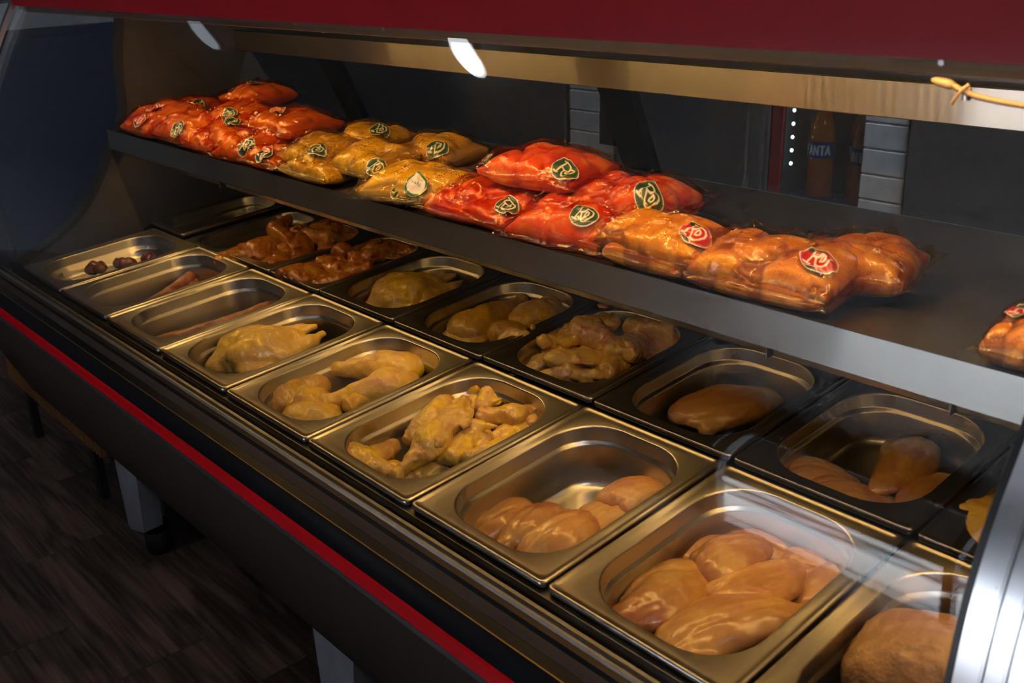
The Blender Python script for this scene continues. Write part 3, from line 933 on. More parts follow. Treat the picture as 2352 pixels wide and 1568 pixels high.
def surface_net(fn, lo, hi, step):
    xs, ys, zs = [np.arange(l, h + step, step) for l, h in zip(lo, hi)]
    X, Y, Z = np.meshgrid(xs, ys, zs, indexing='ij')
    f = fn((X, Y, Z)).astype(np.float32)
    s = f < 0
    nx, ny, nz = f.shape
    acc = np.zeros((nx - 1, ny - 1, nz - 1, 3), np.float32)
    cnt = np.zeros((nx - 1, ny - 1, nz - 1), np.float32)
    corners = [(i, j, k) for i in (0, 1) for j in (0, 1) for k in (0, 1)]

    def sl(a, c):
        return a[c[0]:nx - 1 + c[0], c[1]:ny - 1 + c[1], c[2]:nz - 1 + c[2]]
    for ax in range(3):
        for c in corners:
            if c[ax]:
                continue
            d = list(c)
            d[ax] = 1
            fa, fb = sl(f, c), sl(f, d)
            cr = sl(s, c) != sl(s, d)
            t = np.where(cr, fa / np.where(cr, fa - fb, 1), 0)
            for q in range(3):
                acc[..., q] += np.where(cr, c[q] + (t if q == ax else 0), 0)
            cnt += cr
    act = cnt > 0
    idx = -np.ones(act.shape, int)
    idx[act] = np.arange(act.sum())
    ijk = np.argwhere(act)
    V = (ijk + acc[act] / cnt[act][:, None]) * step + np.array(lo)
    F = []
    for ax in range(3):
        u, w = (ax + 1) % 3, (ax + 2) % 3
        lo_ = [slice(1, -1)] * 3
        lo_[ax] = slice(0, -1)
        hi_ = list(lo_)
        hi_[ax] = slice(1, None)
        sa, sb = s[tuple(lo_)], s[tuple(hi_)]
        for flip, mask in ((False, sa & ~sb), (True, ~sa & sb)):
            e = np.argwhere(mask)
            if not len(e):
                continue
            e[:, u] += 1
            e[:, w] += 1
            q = []
            for du, dw in ((-1, -1), (0, -1), (0, 0), (-1, 0)):
                p = e.copy()
                p[:, u] += du
                p[:, w] += dw
                q.append(idx[p[:, 0], p[:, 1], p[:, 2]])
            q = np.stack(q, 1)
            F.append(q[:, ::-1] if flip else q)
    F = np.concatenate(F)
    return V, F[(F >= 0).all(1)]


def np_mesh(name, V, F):
    me = bpy.data.meshes.new(name)
    me.vertices.add(len(V))
    me.vertices.foreach_set('co', np.asarray(V, np.float32).ravel())
    me.loops.add(len(F) * 4)
    me.loops.foreach_set('vertex_index', np.asarray(F, np.int32).ravel())
    me.polygons.add(len(F))
    me.polygons.foreach_set('loop_start', np.arange(len(F), dtype=np.int32) * 4)
    me.polygons.foreach_set('loop_total', np.full(len(F), 4, np.int32))
    me.polygons.foreach_set('use_smooth', np.ones(len(F), bool))
    me.update(calc_edges=True)
    me.validate()
    return me


def meat_mesh(kind, L, seed, W=None, step=None):
    r = np.random.default_rng(seed)
    nz = VN(seed)
    if kind == 'breast':
        W = W or min(0.53 * L + 0.008, 0.094)
        T = 0.040 + 0.06 * (L - 0.12)
        bend = r.uniform(-0.12, 0.12) * L
        f_ = r.choice([-1, 1])
        cr0, cr1 = r.uniform(-.35, .35, 2), r.uniform(-.9, .9, 2)

        def fn(P):
            x, y, z = P
            y2 = y - bend * (x / (L / 2)) ** 2
            z2 = z + 0.10 * T * (x / (L / 2)) ** 2
            Q = (x, y2, z2)
            d = ell(Q, (-.10 * L, .04 * L * f_, 0), (.40 * L, .50 * W, .50 * T))
            d = smin(d, ell(Q, (.12 * L, -.03 * L * f_, -.004), (.36 * L, .36 * W, .42 * T)), .012)
            d = smin(d, cone(Q, (.22 * L, -.05 * L * f_, -.006), (.47 * L, -.10 * L * f_, -.012), .30 * T, .12 * T), .016)
            d = smin(d, cone(Q, (-.30 * L, -.34 * W * f_, -.004), (.30 * L, -.26 * W * f_, -.004), .30 * T, .16 * T), .004)
            d = smin(d, ell(Q, (-.40 * L, .15 * W * f_, -.008), (.09 * L, .22 * W, .2 * T)), .004)
            for q_ in range(1):
                yc = (cr0[q_] + cr1[q_] * x / L + .18 * nz(x, x * 0 + q_, x * 0, 18)) * W
                d = d + .0022 * np.exp(-((y2 - yc) / .004) ** 2) * (z > -.2 * T)
            d = d + 0.0042 * nz(x, y, z, 24) + 0.0009 * nz(x * 0.5, y * 1.6, z, 95) + .0007 * nz(x * .4, y * 2, z, 260)
            return np.maximum(d, -(z + 0.46 * T)) if True else d
        bb = (.58 * L, .62 * W + .012 + abs(bend), .62 * T)
    elif kind in ('flat', 'wing', 'wingtip', 'drumette'):
        w = max(0.036, min(0.31 * L + .012, 0.054))
        sg = r.choice([-1, 1])

        def fn(P):
            x, y, z = P
            if kind == 'flat':
                d = ell(P, (-.02 * L, 0, 0), (.47 * L, .56 * w, .36 * w))
                d = smin(d, cone(P, (-.42 * L, .20 * w * sg, .002), (.40 * L, .10 * w * sg, .004), .25 * w, .20 * w), .010)
                d = smin(d, cone(P, (-.40 * L, -.22 * w * sg, 0), (.42 * L, -.16 * w * sg, 0), .20 * w, .16 * w), .006)
                d = smin(d, ell(P, (.12 * L, .55 * w * sg, -.004), (.28 * L, .22 * w, .10 * w), .3), .006)
            elif kind == 'drumette':
                d = cone(P, (-.30 * L, 0, 0), (.30 * L, .05 * L * sg, .002), .52 * w, .22 * w)
                d = smin(d, ell(P, (-.22 * L, .10 * w * sg, 0), (.30 * L, .56 * w, .46 * w)), .010)
                d = smin(d, ell(P, (.43 * L, .05 * L * sg, .003), (.075 * L + .003, .27 * w, .25 * w)), .005)
                d = smin(d, ell(P, (-.40 * L, -.30 * w * sg, -.003), (.12 * L, .28 * w, .20 * w)), .004)
            elif kind == 'wingtip':
                d = cone(P, (-.46 * L, 0, 0), (.1 * L, .05 * L * sg, .003), .30 * w, .22 * w)
                d = smin(d, cone(P, (.1 * L, .05 * L * sg, .003), (.46 * L, -.06 * L * sg, .008), .22 * w, .10 * w), .008)
                d = smin(d, cone(P, (-.2 * L, -.2 * w * sg, -.003), (.3 * L, -.2 * L * sg, -.003), .12 * w, .06 * w), .005)
            else:
                d = cone(P, (-.45 * L, -.10 * L * sg, 0), (.02 * L, .16 * L * sg, .006), .36 * w, .44 * w)
                d = smin(d, cone(P, (.02 * L, .16 * L * sg, .006), (.42 * L, -.06 * L * sg, .002), .40 * w, .26 * w), .006)
                d = smin(d, ell(P, (-.02 * L, -.02 * L, -.004), (.24 * L, .22 * L, .12 * w)), .008)
                d = smin(d, cone(P, (.40 * L, -.05 * L * sg, .002), (.50 * L, .14 * L * sg, .012), .18 * w, .06 * w), .005)
            return d + .0042 * nz(x, y, z, 45) + .0024 * nz(x, y, z, 105) + .0008 * nz(x, y, z, 260)
        bb = (.60 * L + .006, .9 * w + .16 * L, .72 * w)
    elif kind in ('leg', 'thigh', 'drum'):
        w = {'leg': .38 * L, 'thigh': .66 * L, 'drum': .50 * L}[kind]
        w = min(w, .085)
        sg = r.choice([-1, 1])

        def fn(P):
            x, y, z = P
            if kind == 'thigh':
                d = ell(P, (-.04 * L, 0, 0), (.46 * L, .52 * w, .40 * w))
                d = smin(d, ell(P, (.24 * L, .16 * w * sg, .002), (.26 * L, .34 * w, .32 * w)), .008)
                d = smin(d, ell(P, (-.1 * L, -.48 * w * sg, -.010), (.3 * L, .14 * w, .10 * w)), .004)
            else:
                k = 0 if kind == 'leg' else -.08
                d = ell(P, ((-.24 + k) * L, .02 * L * sg, 0), (.27 * L, .56 * w, .44 * w))
                d = smin(d, cone(P, (-.08 * L, 0, .003), (.36 * L, .04 * L * sg, .004), .42 * w, .20 * w), .014)
                d = smin(d, ell(P, (.44 * L, .045 * L * sg, .004), (.055 * L, .25 * w, .22 * w)), .006)
                d = smin(d, ell(P, (-.30 * L, -.46 * w * sg, -.010), (.18 * L, .2 * w, .10 * w), .3), .004)
            return d + .0040 * nz(x, y, z, 30) + .0018 * nz(x, y, z, 90) + .0006 * nz(x, y, z, 250)
        bb = (.56 * L + .004, .74 * w + .05 * L, .60 * w)
    elif kind == 'chicken':
        def fn(P):
            x, y, z = P
            d = ell(P, (-.04 * L, 0, 0), (.42 * L, .30 * L, .235 * L))
            d = smin(d, ell(P, (-.12 * L, .09 * L, .05 * L), (.30 * L, .18 * L, .19 * L)), .012)
            d = smin(d, ell(P, (-.12 * L, -.09 * L, .05 * L), (.30 * L, .18 * L, .19 * L)), .012)
            for s in (-1, 1):
                d = smin(d, cone(P, (.10 * L, .22 * L * s, -.02 * L), (.36 * L, .17 * L * s, .04 * L), .13 * L, .075 * L), .012)
                d = smin(d, cone(P, (.36 * L, .17 * L * s, .04 * L), (.50 * L, .10 * L * s, .07 * L), .06 * L, .03 * L), .008)
                d = smin(d, cone(P, (-.28 * L, .24 * L * s, .0), (-.04 * L, .33 * L * s, -.03 * L), .06 * L, .045 * L), .008)
                d = smin(d, cone(P, (-.04 * L, .33 * L * s, -.03 * L), (-.24 * L, .34 * L * s, -.05 * L), .04 * L, .02 * L), .006)
            d = smin(d, ell(P, (-.44 * L, 0, .0), (.09 * L, .12 * L, .07 * L)), .012)
            return d + .005 * nz(x, y, z, 24) + .0024 * nz(x, y, z, 75) + .0008 * nz(x, y, z, 220)
        bb = (.60 * L, .42 * L, .32 * L)
    elif kind == 'carcass':
        def fn(P):
            x, y, z = P
            d = ell(P, (0, 0, 0), (.46 * L, .40 * L, .34 * L))
            d = smin(d, ell(P, (.20 * L, -.12 * L, .10 * L), (.30 * L, .26 * L, .22 * L)), .008)
            d = smin(d, ell(P, (-.30 * L, -.10 * L, .02 * L), (.20 * L, .24 * L, .22 * L)), .006)
            d = smin(d, cone(P, (-.10 * L, -.36 * L, -.05 * L), (-.34 * L, -.34 * L, .0), .10 * L, .07 * L), .006)
            d = smin(d, cone(P, (.2 * L, -.36 * L, -.05 * L), (.44 * L, -.22 * L, .0), .10 * L, .06 * L), .006)
            return d + .005 * nz(x, y, z, 24) + .0018 * nz(x, y, z, 120)
        bb = (.62 * L, .56 * L, .46 * L)
    elif kind == 'sausage':
        R_ = W or 0.017

        def fn(P):
            x, y, z = P
            y2 = y - 0.25 * L * (x / L) ** 2
            d = cone((x, y2, z), (-.46 * L, 0, 0), (.46 * L, 0, 0), R_ * .92, R_)
            return d + .0016 * nz(x, y, z, 70) + .0008 * nz(x, y, z, 190)
        bb = (.46 * L + R_ + .006, .08 * L + R_ + .01, R_ + .006)
    else:  # organ, ball, lump
        k = {'organ': (.5, .36, .30), 'ball': (.44, .42, .42), 'lump': (.5, .42, .36)}[kind]

        def fn(P):
            x, y, z = P
            d = ell(P, (0, 0, 0), (k[0] * L, k[1] * L, k[2] * L))
            d = smin(d, ell(P, (.22 * L, .12 * L, .06 * L), (.26 * L, .22 * L, .2 * L)), .005)
            a = .006 if kind == 'lump' else .003
            return d + a * nz(x, y, z, 50) + .002 * nz(x, y, z, 130)
        bb = (k[0] * L + .01, k[1] * L + .012, k[2] * L + .01)
    V, F = surface_net(fn, [-q for q in bb], bb, step or max(.0022, L / 62))
    return np_mesh(kind, V, F)


MEAT = [
    ('P4', 'chicken', 1.175, 0.178, -0.045, 0.211, 1.33),
    ('P5', 'leg', 1.427, 0.264, -0.04, 0.166, -2.4),
    ('P5', 'thigh', 1.371, 0.118, -0.055, 0.129, 1.56),
    ('P5', 'leg', 1.481, 0.217, -0.055, 0.19, -1.89),
    ('P5', 'thigh', 1.439, 0.128, -0.075, 0.099, 1.08),
    ('P5', 'drum', 1.478, 0.209, -0.06, 0.091, -1.44),
    ('P5', 'drum', 1.352, 0.116, -0.07, 0.153, -2.82),
    ('A6', 'leg', 1.429, 0.558, -0.045, 0.243, 1.57),
    ('A6', 'thigh', 1.499, 0.632, -0.045, 0.133, 1.35),
    ('A6', 'thigh', 1.434, 0.484, -0.06, 0.088, 0.8),
    ('A6', 'thigh', 1.499, 0.541, -0.055, 0.081, 0.38),
    ('A7', 'drumette', 1.614, 0.482, -0.025, 0.088, -0.01),
    ('A7', 'wingtip', 1.625, 0.468, -0.035, 0.104, 1.96),
    ('A7', 'flat', 1.668, 0.467, -0.05, 0.084, 1.25),
    ('A7', 'flat', 1.655, 0.565, -0.025, 0.144, 2.27),
    ('A7', 'drumette', 1.735, 0.564, -0.015, 0.109, 0.04),
    ('A7', 'flat', 1.666, 0.63, -0.03, 0.071, 0.13),
    ('A7', 'drumette', 1.677, 0.673, -0.035, 0.09, 0.16),
    ('A7', 'flat', 1.78, 0.592, -0.03, 0.15, 2.08),
    ('A7', 'wing', 1.794, 0.659, -0.04, 0.115, -0.07),
    ('A7', 'flat', 1.739, 0.497, -0.035, 0.106, 0.9),
    ('A7', 'drumette', 1.725, 0.449, -0.05, 0.051, -2.15),
    ('A7', 'drumette', 1.751, 0.549, -0.03, 0.088, 2.99),
    ('A7', 'flat', 1.772, 0.501, -0.055, 0.068, 1.01),
    ('A7', 'wing', 1.767, 0.713, -0.055, 0.09, -0.07),
    ('A7', 'drumette', 1.649, 0.532, -0.04, 0.052, 1.78),
    ('P6', 'flat', 1.622, 0.295, -0.045, 0.096, 0.49),
    ('P6', 'wing', 1.695, 0.336, -0.045, 0.078, 1.6),
    ('P6', 'wing', 1.779, 0.294, -0.04, 0.07, 1.1),
    ('P6', 'flat', 1.668, 0.209, -0.05, 0.126, 1.96),
    ('P6', 'flat', 1.734, 0.194, -0.03, 0.141, 2.05),
    ('P6', 'drumette', 1.617, 0.152, -0.045, 0.061, 1.57),
    ('P6', 'flat', 1.627, 0.115, -0.06, 0.066, 1.77),
    ('P6', 'flat', 1.675, 0.095, -0.06, 0.074, 1.79),
    ('P6', 'drumette', 1.754, 0.118, -0.04, 0.1, -1.45),
    ('P6', 'flat', 1.773, 0.197, -0.05, 0.1, 1.89),
    ('P6', 'drumette', 1.791, 0.263, -0.06, 0.073, -1.93),
    ('P6', 'flat', 1.696, 0.086, -0.075, 0.045, 0.89),
    ('P6', 'flat', 1.761, 0.125, -0.07, 0.07, 1.09),
    ('P6', 'wingtip', 1.767, 0.228, -0.035, 0.078, 0.11),
    ('P6', 'wing', 1.786, 0.313, -0.06, 0.06, 1.18),
    ('P6', 'drumette', 1.657, 0.286, -0.06, 0.06, 0.27),
    ('P7', 'breast', 1.935, 0.119, -0.07, 0.074, 1.46),
    ('P7', 'breast', 1.989, 0.133, -0.065, 0.114, -1.71),
    ('P7', 'breast', 2.047, 0.136, -0.055, 0.109, -1.64),
    ('P7', 'breast', 2.054, 0.238, -0.075, 0.085, 1.23),
    ('P7', 'breast', 2.059, 0.289, -0.06, 0.089, 1.3),
    ('P8', 'breast', 2.182, 0.266, -0.075, 0.091, 1.41),
    ('P8', 'breast', 2.247, 0.252, -0.055, 0.099, 1.35),
    ('P8', 'breast', 2.238, 0.133, -0.06, 0.147, -1.8),
    ('P8', 'breast', 2.179, 0.127, -0.075, 0.098, 1.43),
    ('P8', 'breast', 2.31, 0.232, -0.06, 0.129, 1.18),
    ('P8', 'breast', 2.327, 0.143, -0.055, 0.193, 1.17),
    ('P8', 'breast', 2.262, 0.312, -0.075, 0.084, 0.54),
    ('P8', 'breast', 2.345, 0.315, -0.075, 0.068, 0.18),
    ('P8', 'breast', 2.367, 0.196, -0.075, 0.074, 1.32),
    ('P8', 'breast', 2.361, 0.296, -0.07, 0.118, 1.57),
    ('A8', 'breast', 2.013, 0.569, -0.055, 0.179, 1.19),
    ('A9', 'breast', 2.237, 0.479, -0.065, 0.087, 0.82),
    ('A9', 'breast', 2.305, 0.458, -0.06, 0.085, 0.38),
    ('A9', 'breast', 2.33, 0.554, -0.045, 0.199, -1.38),
    ('A9', 'breast', 2.384, 0.557, -0.06, 0.156, -1.78),
    ('P9', 'carcass', 2.535, 0.2, -0.035, 0.175, 0.58),
    ('P9', 'lump', 2.433, 0.135, -0.05, 0.056, 1.1),
    ('A10', 'chicken', 2.48, 0.495, -0.05, 0.139, 1.44),
    ('P10', 'thigh', 2.579, 0.293, -0.05, 0.097, 1.59),
    ('P10', 'thigh', 2.56, 0.366, -0.05, 0.072, 1.39),
    ('A5', 'chicken', 1.177, 0.548, -0.05, 0.204, 1.27),
    ('A3', 'wing', 0.665, 0.416, -0.02, 0.096, 1.39),
    ('A3', 'drumette', 0.684, 0.47, -0.01, 0.15, 2.01),
    ('A3', 'flat', 0.711, 0.412, -0.03, 0.084, 1.03),
    ('A3', 'wing', 0.665, 0.537, -0.005, 0.269, 2.72),
    ('A3', 'flat', 0.772, 0.517, -0.02, 0.144, 2.48),
    ('A3', 'drumette', 0.665, 0.654, -0.02, 0.083, 1.45),
    ('A3', 'flat', 0.71, 0.683, -0.03, 0.082, 1.57),
    ('A3', 'drumette', 0.738, 0.5, -0.035, 0.075, 0.5),
    ('A3', 'flat', 0.719, 0.609, -0.03, 0.073, 1.71),
    ('A3', 'wing', 0.665, 0.554, -0.02, 0.093, 1.79),
    ('A4', 'wing', 0.905, 0.433, -0.025, 0.079, 1.48),
    ('A4', 'flat', 0.952, 0.445, -0.02, 0.127, 2.0),
    ('A4', 'ball', 0.905, 0.545, 0.0, 0.048, 0.27),
    ('A4', 'drumette', 0.971, 0.572, -0.02, 0.057, 1.73),
    ('A4', 'flat', 0.905, 0.535, -0.03, 0.063, 1.36),
    ('A4', 'wing', 0.943, 0.657, -0.03, 0.082, 1.55),
    ('A4', 'flat', 0.905, 0.671, -0.03, 0.077, 1.01),
    ('A4', 'drumette', 0.94, 0.474, -0.03, 0.064, 1.31),
    ('A4', 'flat', 0.922, 0.57, -0.045, 0.088, 2.04),
    ('P1', 'organ', 0.407, 0.191, -0.08, 0.048, 1.55),
    ('P1', 'organ', 0.406, 0.228, -0.07, 0.048, 1.71),
    ('P1', 'organ', 0.34, 0.276, -0.075, 0.05, 1.57),
    ('P1', 'organ', 0.401, 0.161, -0.085, 0.037, 1.65),
    ('P1', 'organ', 0.383, 0.217, -0.085, 0.049, 1.83),
    ('P2', 'sausage', 0.66, 0.203, -0.055, 0.233, 2.1),
    ('P2', 'sausage', 0.66, 0.21, -0.07, 0.202, 2.0),
    ('P3', 'sausage', 0.924, 0.196, -0.06, 0.268, 1.46),
    ('P3', 'sausage', 0.935, 0.201, -0.07, 0.265, 1.47),
    ('A1', 'organ', 0.328, 0.542, -0.05, 0.048, 1.9),
    ('A1', 'organ', 0.306, 0.574, -0.045, 0.053, 1.89),
    ('A1', 'organ', 0.27, 0.607, -0.05, 0.037, 1.63),
    ('A3', 'wing', 0.70, 0.44, -.03, .10, 0.6),
    ('A3', 'flat', 0.78, 0.44, -.03, .10, 2.2),
    ('A3', 'wing', 0.75, 0.60, -.02, .11, 1.0),
    ('A3', 'drumette', 0.80, 0.56, -.03, .09, 2.9),
    ('A3', 'flat', 0.67, 0.60, -.03, .10, 0.2),
    ('A4', 'wing', 0.98, 0.50, -.02, .10, 0.4),
    ('A4', 'flat', 0.93, 0.62, -.02, .10, 2.4),
    ('A4', 'wing', 1.01, 0.63, -.02, .10, 1.2),
    ('A4', 'flat', 1.00, 0.43, -.03, .09, 0.9),
    ('P6', 'drumette', 1.70, 0.07, -.055, .09, 0.5),
    ('P6', 'flat', 1.66, 0.26, -.06, .10, 1.2),
    ('P6', 'wing', 1.82, 0.22, -.055, .09, 1.8),
    ('A7', 'flat', 1.70, 0.52, -.045, .10, 0.4),
    ('A7', 'drumette', 1.80, 0.55, -.045, .09, 1.4),
    ('P5', 'thigh', 1.47, 0.10, -.065, .12, 0.5),
]
LAB = {
    'P4': ['plump whole yellow chicken lying in the front pan beside the leg quarters'],
    'A5': ['whole yellow chicken lying in the back pan beside the marinated pieces'],
    'P5': ['chicken leg with its knuckle pointing left, at the back of the front leg pan', 'broad chicken thigh at the left of the front leg pan', 'long chicken leg lying across the middle of the front leg pan', 'pale chicken thigh at the near rim of the front leg pan', 'yellow-ended drumstick at the right of the front leg pan', 'chicken drumstick under the left thigh of the front leg pan', 'chicken thigh in the near right corner of the front leg pan'],
    'A6': ['long chicken leg with raised knuckle in the back leg pan', 'creased chicken thigh at the right rear of the back leg pan', 'smooth round thigh end at the near left of the back leg pan', 'smooth round thigh end at the near right of the back leg pan'],
    'P7': ['small breast fillet at the left end of the half-empty front pan', 'folded breast fillet second from the left in the half-empty front pan', 'smooth breast fillet at the near rim of the half-empty front pan', 'pinkish breast fillet against the right wall of the half-empty front pan', 'breast fillet piled furthest back in the half-empty front pan'],
    'P8': ['breast fillet at the back left of the packed front pan', 'yellowish breast fillet lying on top at the back of the packed front pan', 'large breast fillet slanting along the left of the packed front pan', 'breast fillet squeezed into the left corner of the packed front pan', 'shiny pink breast fillet in the middle of the packed front pan', 'largest breast fillet with tapered tip at the near side of the packed front pan', 'breast fillet under the daylight reflection at the back of the packed front pan', 'breast fillet at the back right corner of the packed front pan', 'small breast fillet at the near right rim of the packed front pan', 'breast fillet along the right wall of the packed front pan'],
    'A8': ['single breast fillet alone in a back pan'],
    'A9': ['rounded breast fillet at the left of the four-fillet back pan', 'breast fillet at the near rim of the four-fillet back pan', 'tall breast fillet leaning on the back wall of the four-fillet pan', 'breast fillet along the right wall of the four-fillet back pan'],
    'P9': ['big pimply-skinned poultry carcass in the near front pan', 'lumpy yellow fat piece beside the big carcass'],
    'A10': ['yellow skinned chicken half hidden by the aluminium upright in a back pan'],
    'P10': ['yellow chicken thigh seen right of the aluminium upright, nearer one', 'yellow chicken thigh seen right of the aluminium upright, farther one'],
    'P2': ['thick dark red sausage on top in its pan', 'dark red sausage underneath in its pan'],
    'P3': ['long brown sausage, the left one of the pair', 'long brown sausage, the right one of the pair'],
}
SAME = {
    'P6': ('raw yellow chicken wing piece heaped in the front wing pan', 'wing', 'wing pieces in the front pan'),
    'A7': ('raw pale chicken wing piece heaped in the back wing pan', 'wing', 'wing pieces in the back pan'),
    'A3': ('orange marinated chicken piece in the farther marinade pan', 'chicken piece', 'marinated pieces, farther pan'),
    'A4': ('dark orange marinated chicken piece in the nearer marinade pan', 'chicken piece', 'marinated pieces, nearer pan'),
    'P1': ('dark red offal scrap in the far front pan', 'offal', 'offal scraps in the far front pan'),
    'A1': ('dark offal scrap in the far back pan beside the end panel', 'offal', 'offal scraps in the far back pan'),
}
NAME = {'breast': ('chicken_breast', 'breast'), 'leg': ('leg_quarter', 'chicken leg'), 'thigh': ('chicken_thigh', 'thigh'), 'drum': ('chicken_drumstick', 'drumstick'), 'flat': ('chicken_wing', 'wing'), 'wing': ('chicken_wing', 'wing'), 'wingtip': ('chicken_wing', 'wing'), 'drumette': ('chicken_wing', 'wing'),
        'chicken': ('whole_chicken', 'chicken'), 'carcass': ('poultry_carcass', 'chicken'), 'lump': ('chicken_fat', 'fat'), 'sausage': ('sausage', 'sausage'), 'organ': ('offal_scrap', 'offal'), 'ball': ('marinated_piece', 'chicken piece')}
OVR = {('A9', 0): (2.232, .485, -.064, .12, .82, .085), ('A9', 1): (2.298, .462, -.056, .135, .25, .08), ('A9', 2): (2.312, .568, -.045, .19, -1.30, .082), ('A9', 3): (2.372, .520, -.050, .15, -1.90, .066)}
CEN = {'P6': (1.72, .19, .045, .06), 'A7': (1.70, .555, .045, .055), 'A3': (.735, .53, .04, .06), 'A4': (.965, .54, .03, .06)}
TOP = {'P6': -.042, 'A7': -.022, 'A3': -.0125, 'A4': -.0125}
ADJ = {'P6': ('raw yellow', 'the front wing pan'), 'A7': ('raw pale', 'the back wing pan'), 'A3': ('marinated orange', 'the farther marinade pan'), 'A4': ('marinated dark orange', 'the nearer marinade pan')}
OVR.update({('P1', i_): (.345 + .016 * i_, .15 + .03 * i_ - .02 * (i_ % 2), -.036, .05, 1.5 + i_, None) for i_ in range(5)})
seen = {}
for i, (pan, kind, X, v, h, L, yaw) in enumerate(MEAT):
    k = seen.get(pan, 0)
    seen[pan] = k + 1
    r = np.random.default_rng(100 + i)
    W = None
    tx, ty = 0.0, 0.0
    if (pan, k) in OVR:
        X, v, h, L, yaw, W = OVR[(pan, k)]
    if kind == 'breast':
        L = max(L * 1.12, .128) if (pan, k) not in OVR else L
        ty = r.uniform(-.10, .10)
        tx = r.uniform(-.2, .2)
        if pan == 'A9' and k == 2:
            ty = -0.12
    elif kind in ('flat', 'wing', 'wingtip', 'drumette'):
        L = min(max(L * 1.24, .092), .145) * (1.2 if pan in ('A3', 'A4') else 1.0)
        h += {'P6': .010, 'A7': .012, 'A3': .008, 'A4': .008}.get(pan, 0)
        ty = r.uniform(-.25, .25)
        tx = r.uniform(-.5, .5)
    elif kind in ('thigh', 'drum'):
        L = max(L * 1.1, .11)
        tx = r.uniform(-.2, .2)
    elif kind == 'leg':
        L = min(max(L, .19), .215)
    elif kind == 'chicken':
        L = max(L * 1.06, .20)
    elif kind == 'sausage':
        W = 0.019 if pan == 'P2' else 0.0145
    elif kind == 'ball':
        L = .055
    m = {'P6': 'wing', 'A7': 'wingback', 'A3': 'marinade', 'A4': 'marinade', 'P1': 'organ', 'A1': 'organ', 'P2': 'sausagered', 'P3': 'sausage', 'P9': 'carcass'}.get(pan)
    if m is None:
        m = 'breast' if kind == 'breast' else 'skin'
    if kind == 'lump':
        m = 'skin'
    me = meat_mesh(kind, L, 500 + i, W)
    o = link(NAME[kind][0] if pan not in ('A3', 'A4') else 'marinated_piece', me, M[m], None, deckpt(X, v, h), (TILT + tx, ty, yaw))
    o.rotation_euler = (Matrix.Rotation(TILT, 3, 'X') @ Matrix.Rotation(yaw, 3, 'Z') @ Matrix.Rotation(ty, 3, 'Y') @ Matrix.Rotation(tx, 3, 'X')).to_euler()
    if pan in SAME:
        lb, ct, gp = SAME[pan]
        if pan in CEN:
            cx_, cv_, wx_, wv_ = CEN[pan]
            q_ = ('left' if X < cx_ - wx_ else 'right' if X > cx_ + wx_ else 'middle', 'near' if v < cv_ - wv_ else 'far' if v > cv_ + wv_ else 'central')
            where = {('left', 'near'): 'near left', ('middle', 'near'): 'near middle', ('right', 'near'): 'near right', ('left', 'central'): 'left side', ('middle', 'central'): 'centre', ('right', 'central'): 'right side', ('left', 'far'): 'far left', ('middle', 'far'): 'far middle', ('right', 'far'): 'far right'}[q_]
            what = {'flat': 'wing flat', 'drumette': 'knobbed drumette', 'wing': 'folded wing', 'wingtip': 'thin wing tip', 'ball': 'round lump'}[kind]
            hi_ = ' on top' if h > TOP[pan] else ''
            lb = ADJ[pan][0] + ' ' + what + hi_ + ' at the ' + where + ' of ' + ADJ[pan][1]
        tag(o, lb, ct, gp)
    else:
        tag(o, LAB[pan][k], NAME[kind][1])

# ------------------------------------------------------------------ bags of marinated chicken
LOGO = [[(-.40, -.42), (-.30, .44)], [(-.48, .44), (-.06, .44), (.06, .38), (.11, .24), (.05, .10), (-.08, .03), (-.35, .03)], [(-.56, -.42), (-.24, -.42)], [(-.16, .03), (.0, -.32), (.10, -.44), (.26, -.48)],
        [(.14, .34), (.36, .38), (.52, .28), (.58, .08), (.52, -.22), (.40, -.42), (.26, -.48)], [(.20, .16), (.32, .12), (.36, -.02), (.30, -.16), (.18, -.20), (.16, -.06), (.20, .16)]]
BACKTXT = [[(-.45, -.02), (-.42, .10)], [(-.45, .1), (-.35, .08)], [(-.3, -.06), (-.25, .08), (-.2, -.06)], [(-.1, -.08), (-.07, .06)], [(.0, -.08), (.1, -.08)], [(.02, .05), (.06, -.08)], [(.2, -.1), (.25, .04), (.32, -.1)], [(.4, -.1), (.42, .03)], [(-.6, .2), (-.5, .32), (-.3, .4)]]
CREAM, GREEN, RED, DKG = np.array([.80, .72, .62]), np.array([.022, .075, .045]), np.array([.52, .008, .016]), np.array([.02, .035, .02])


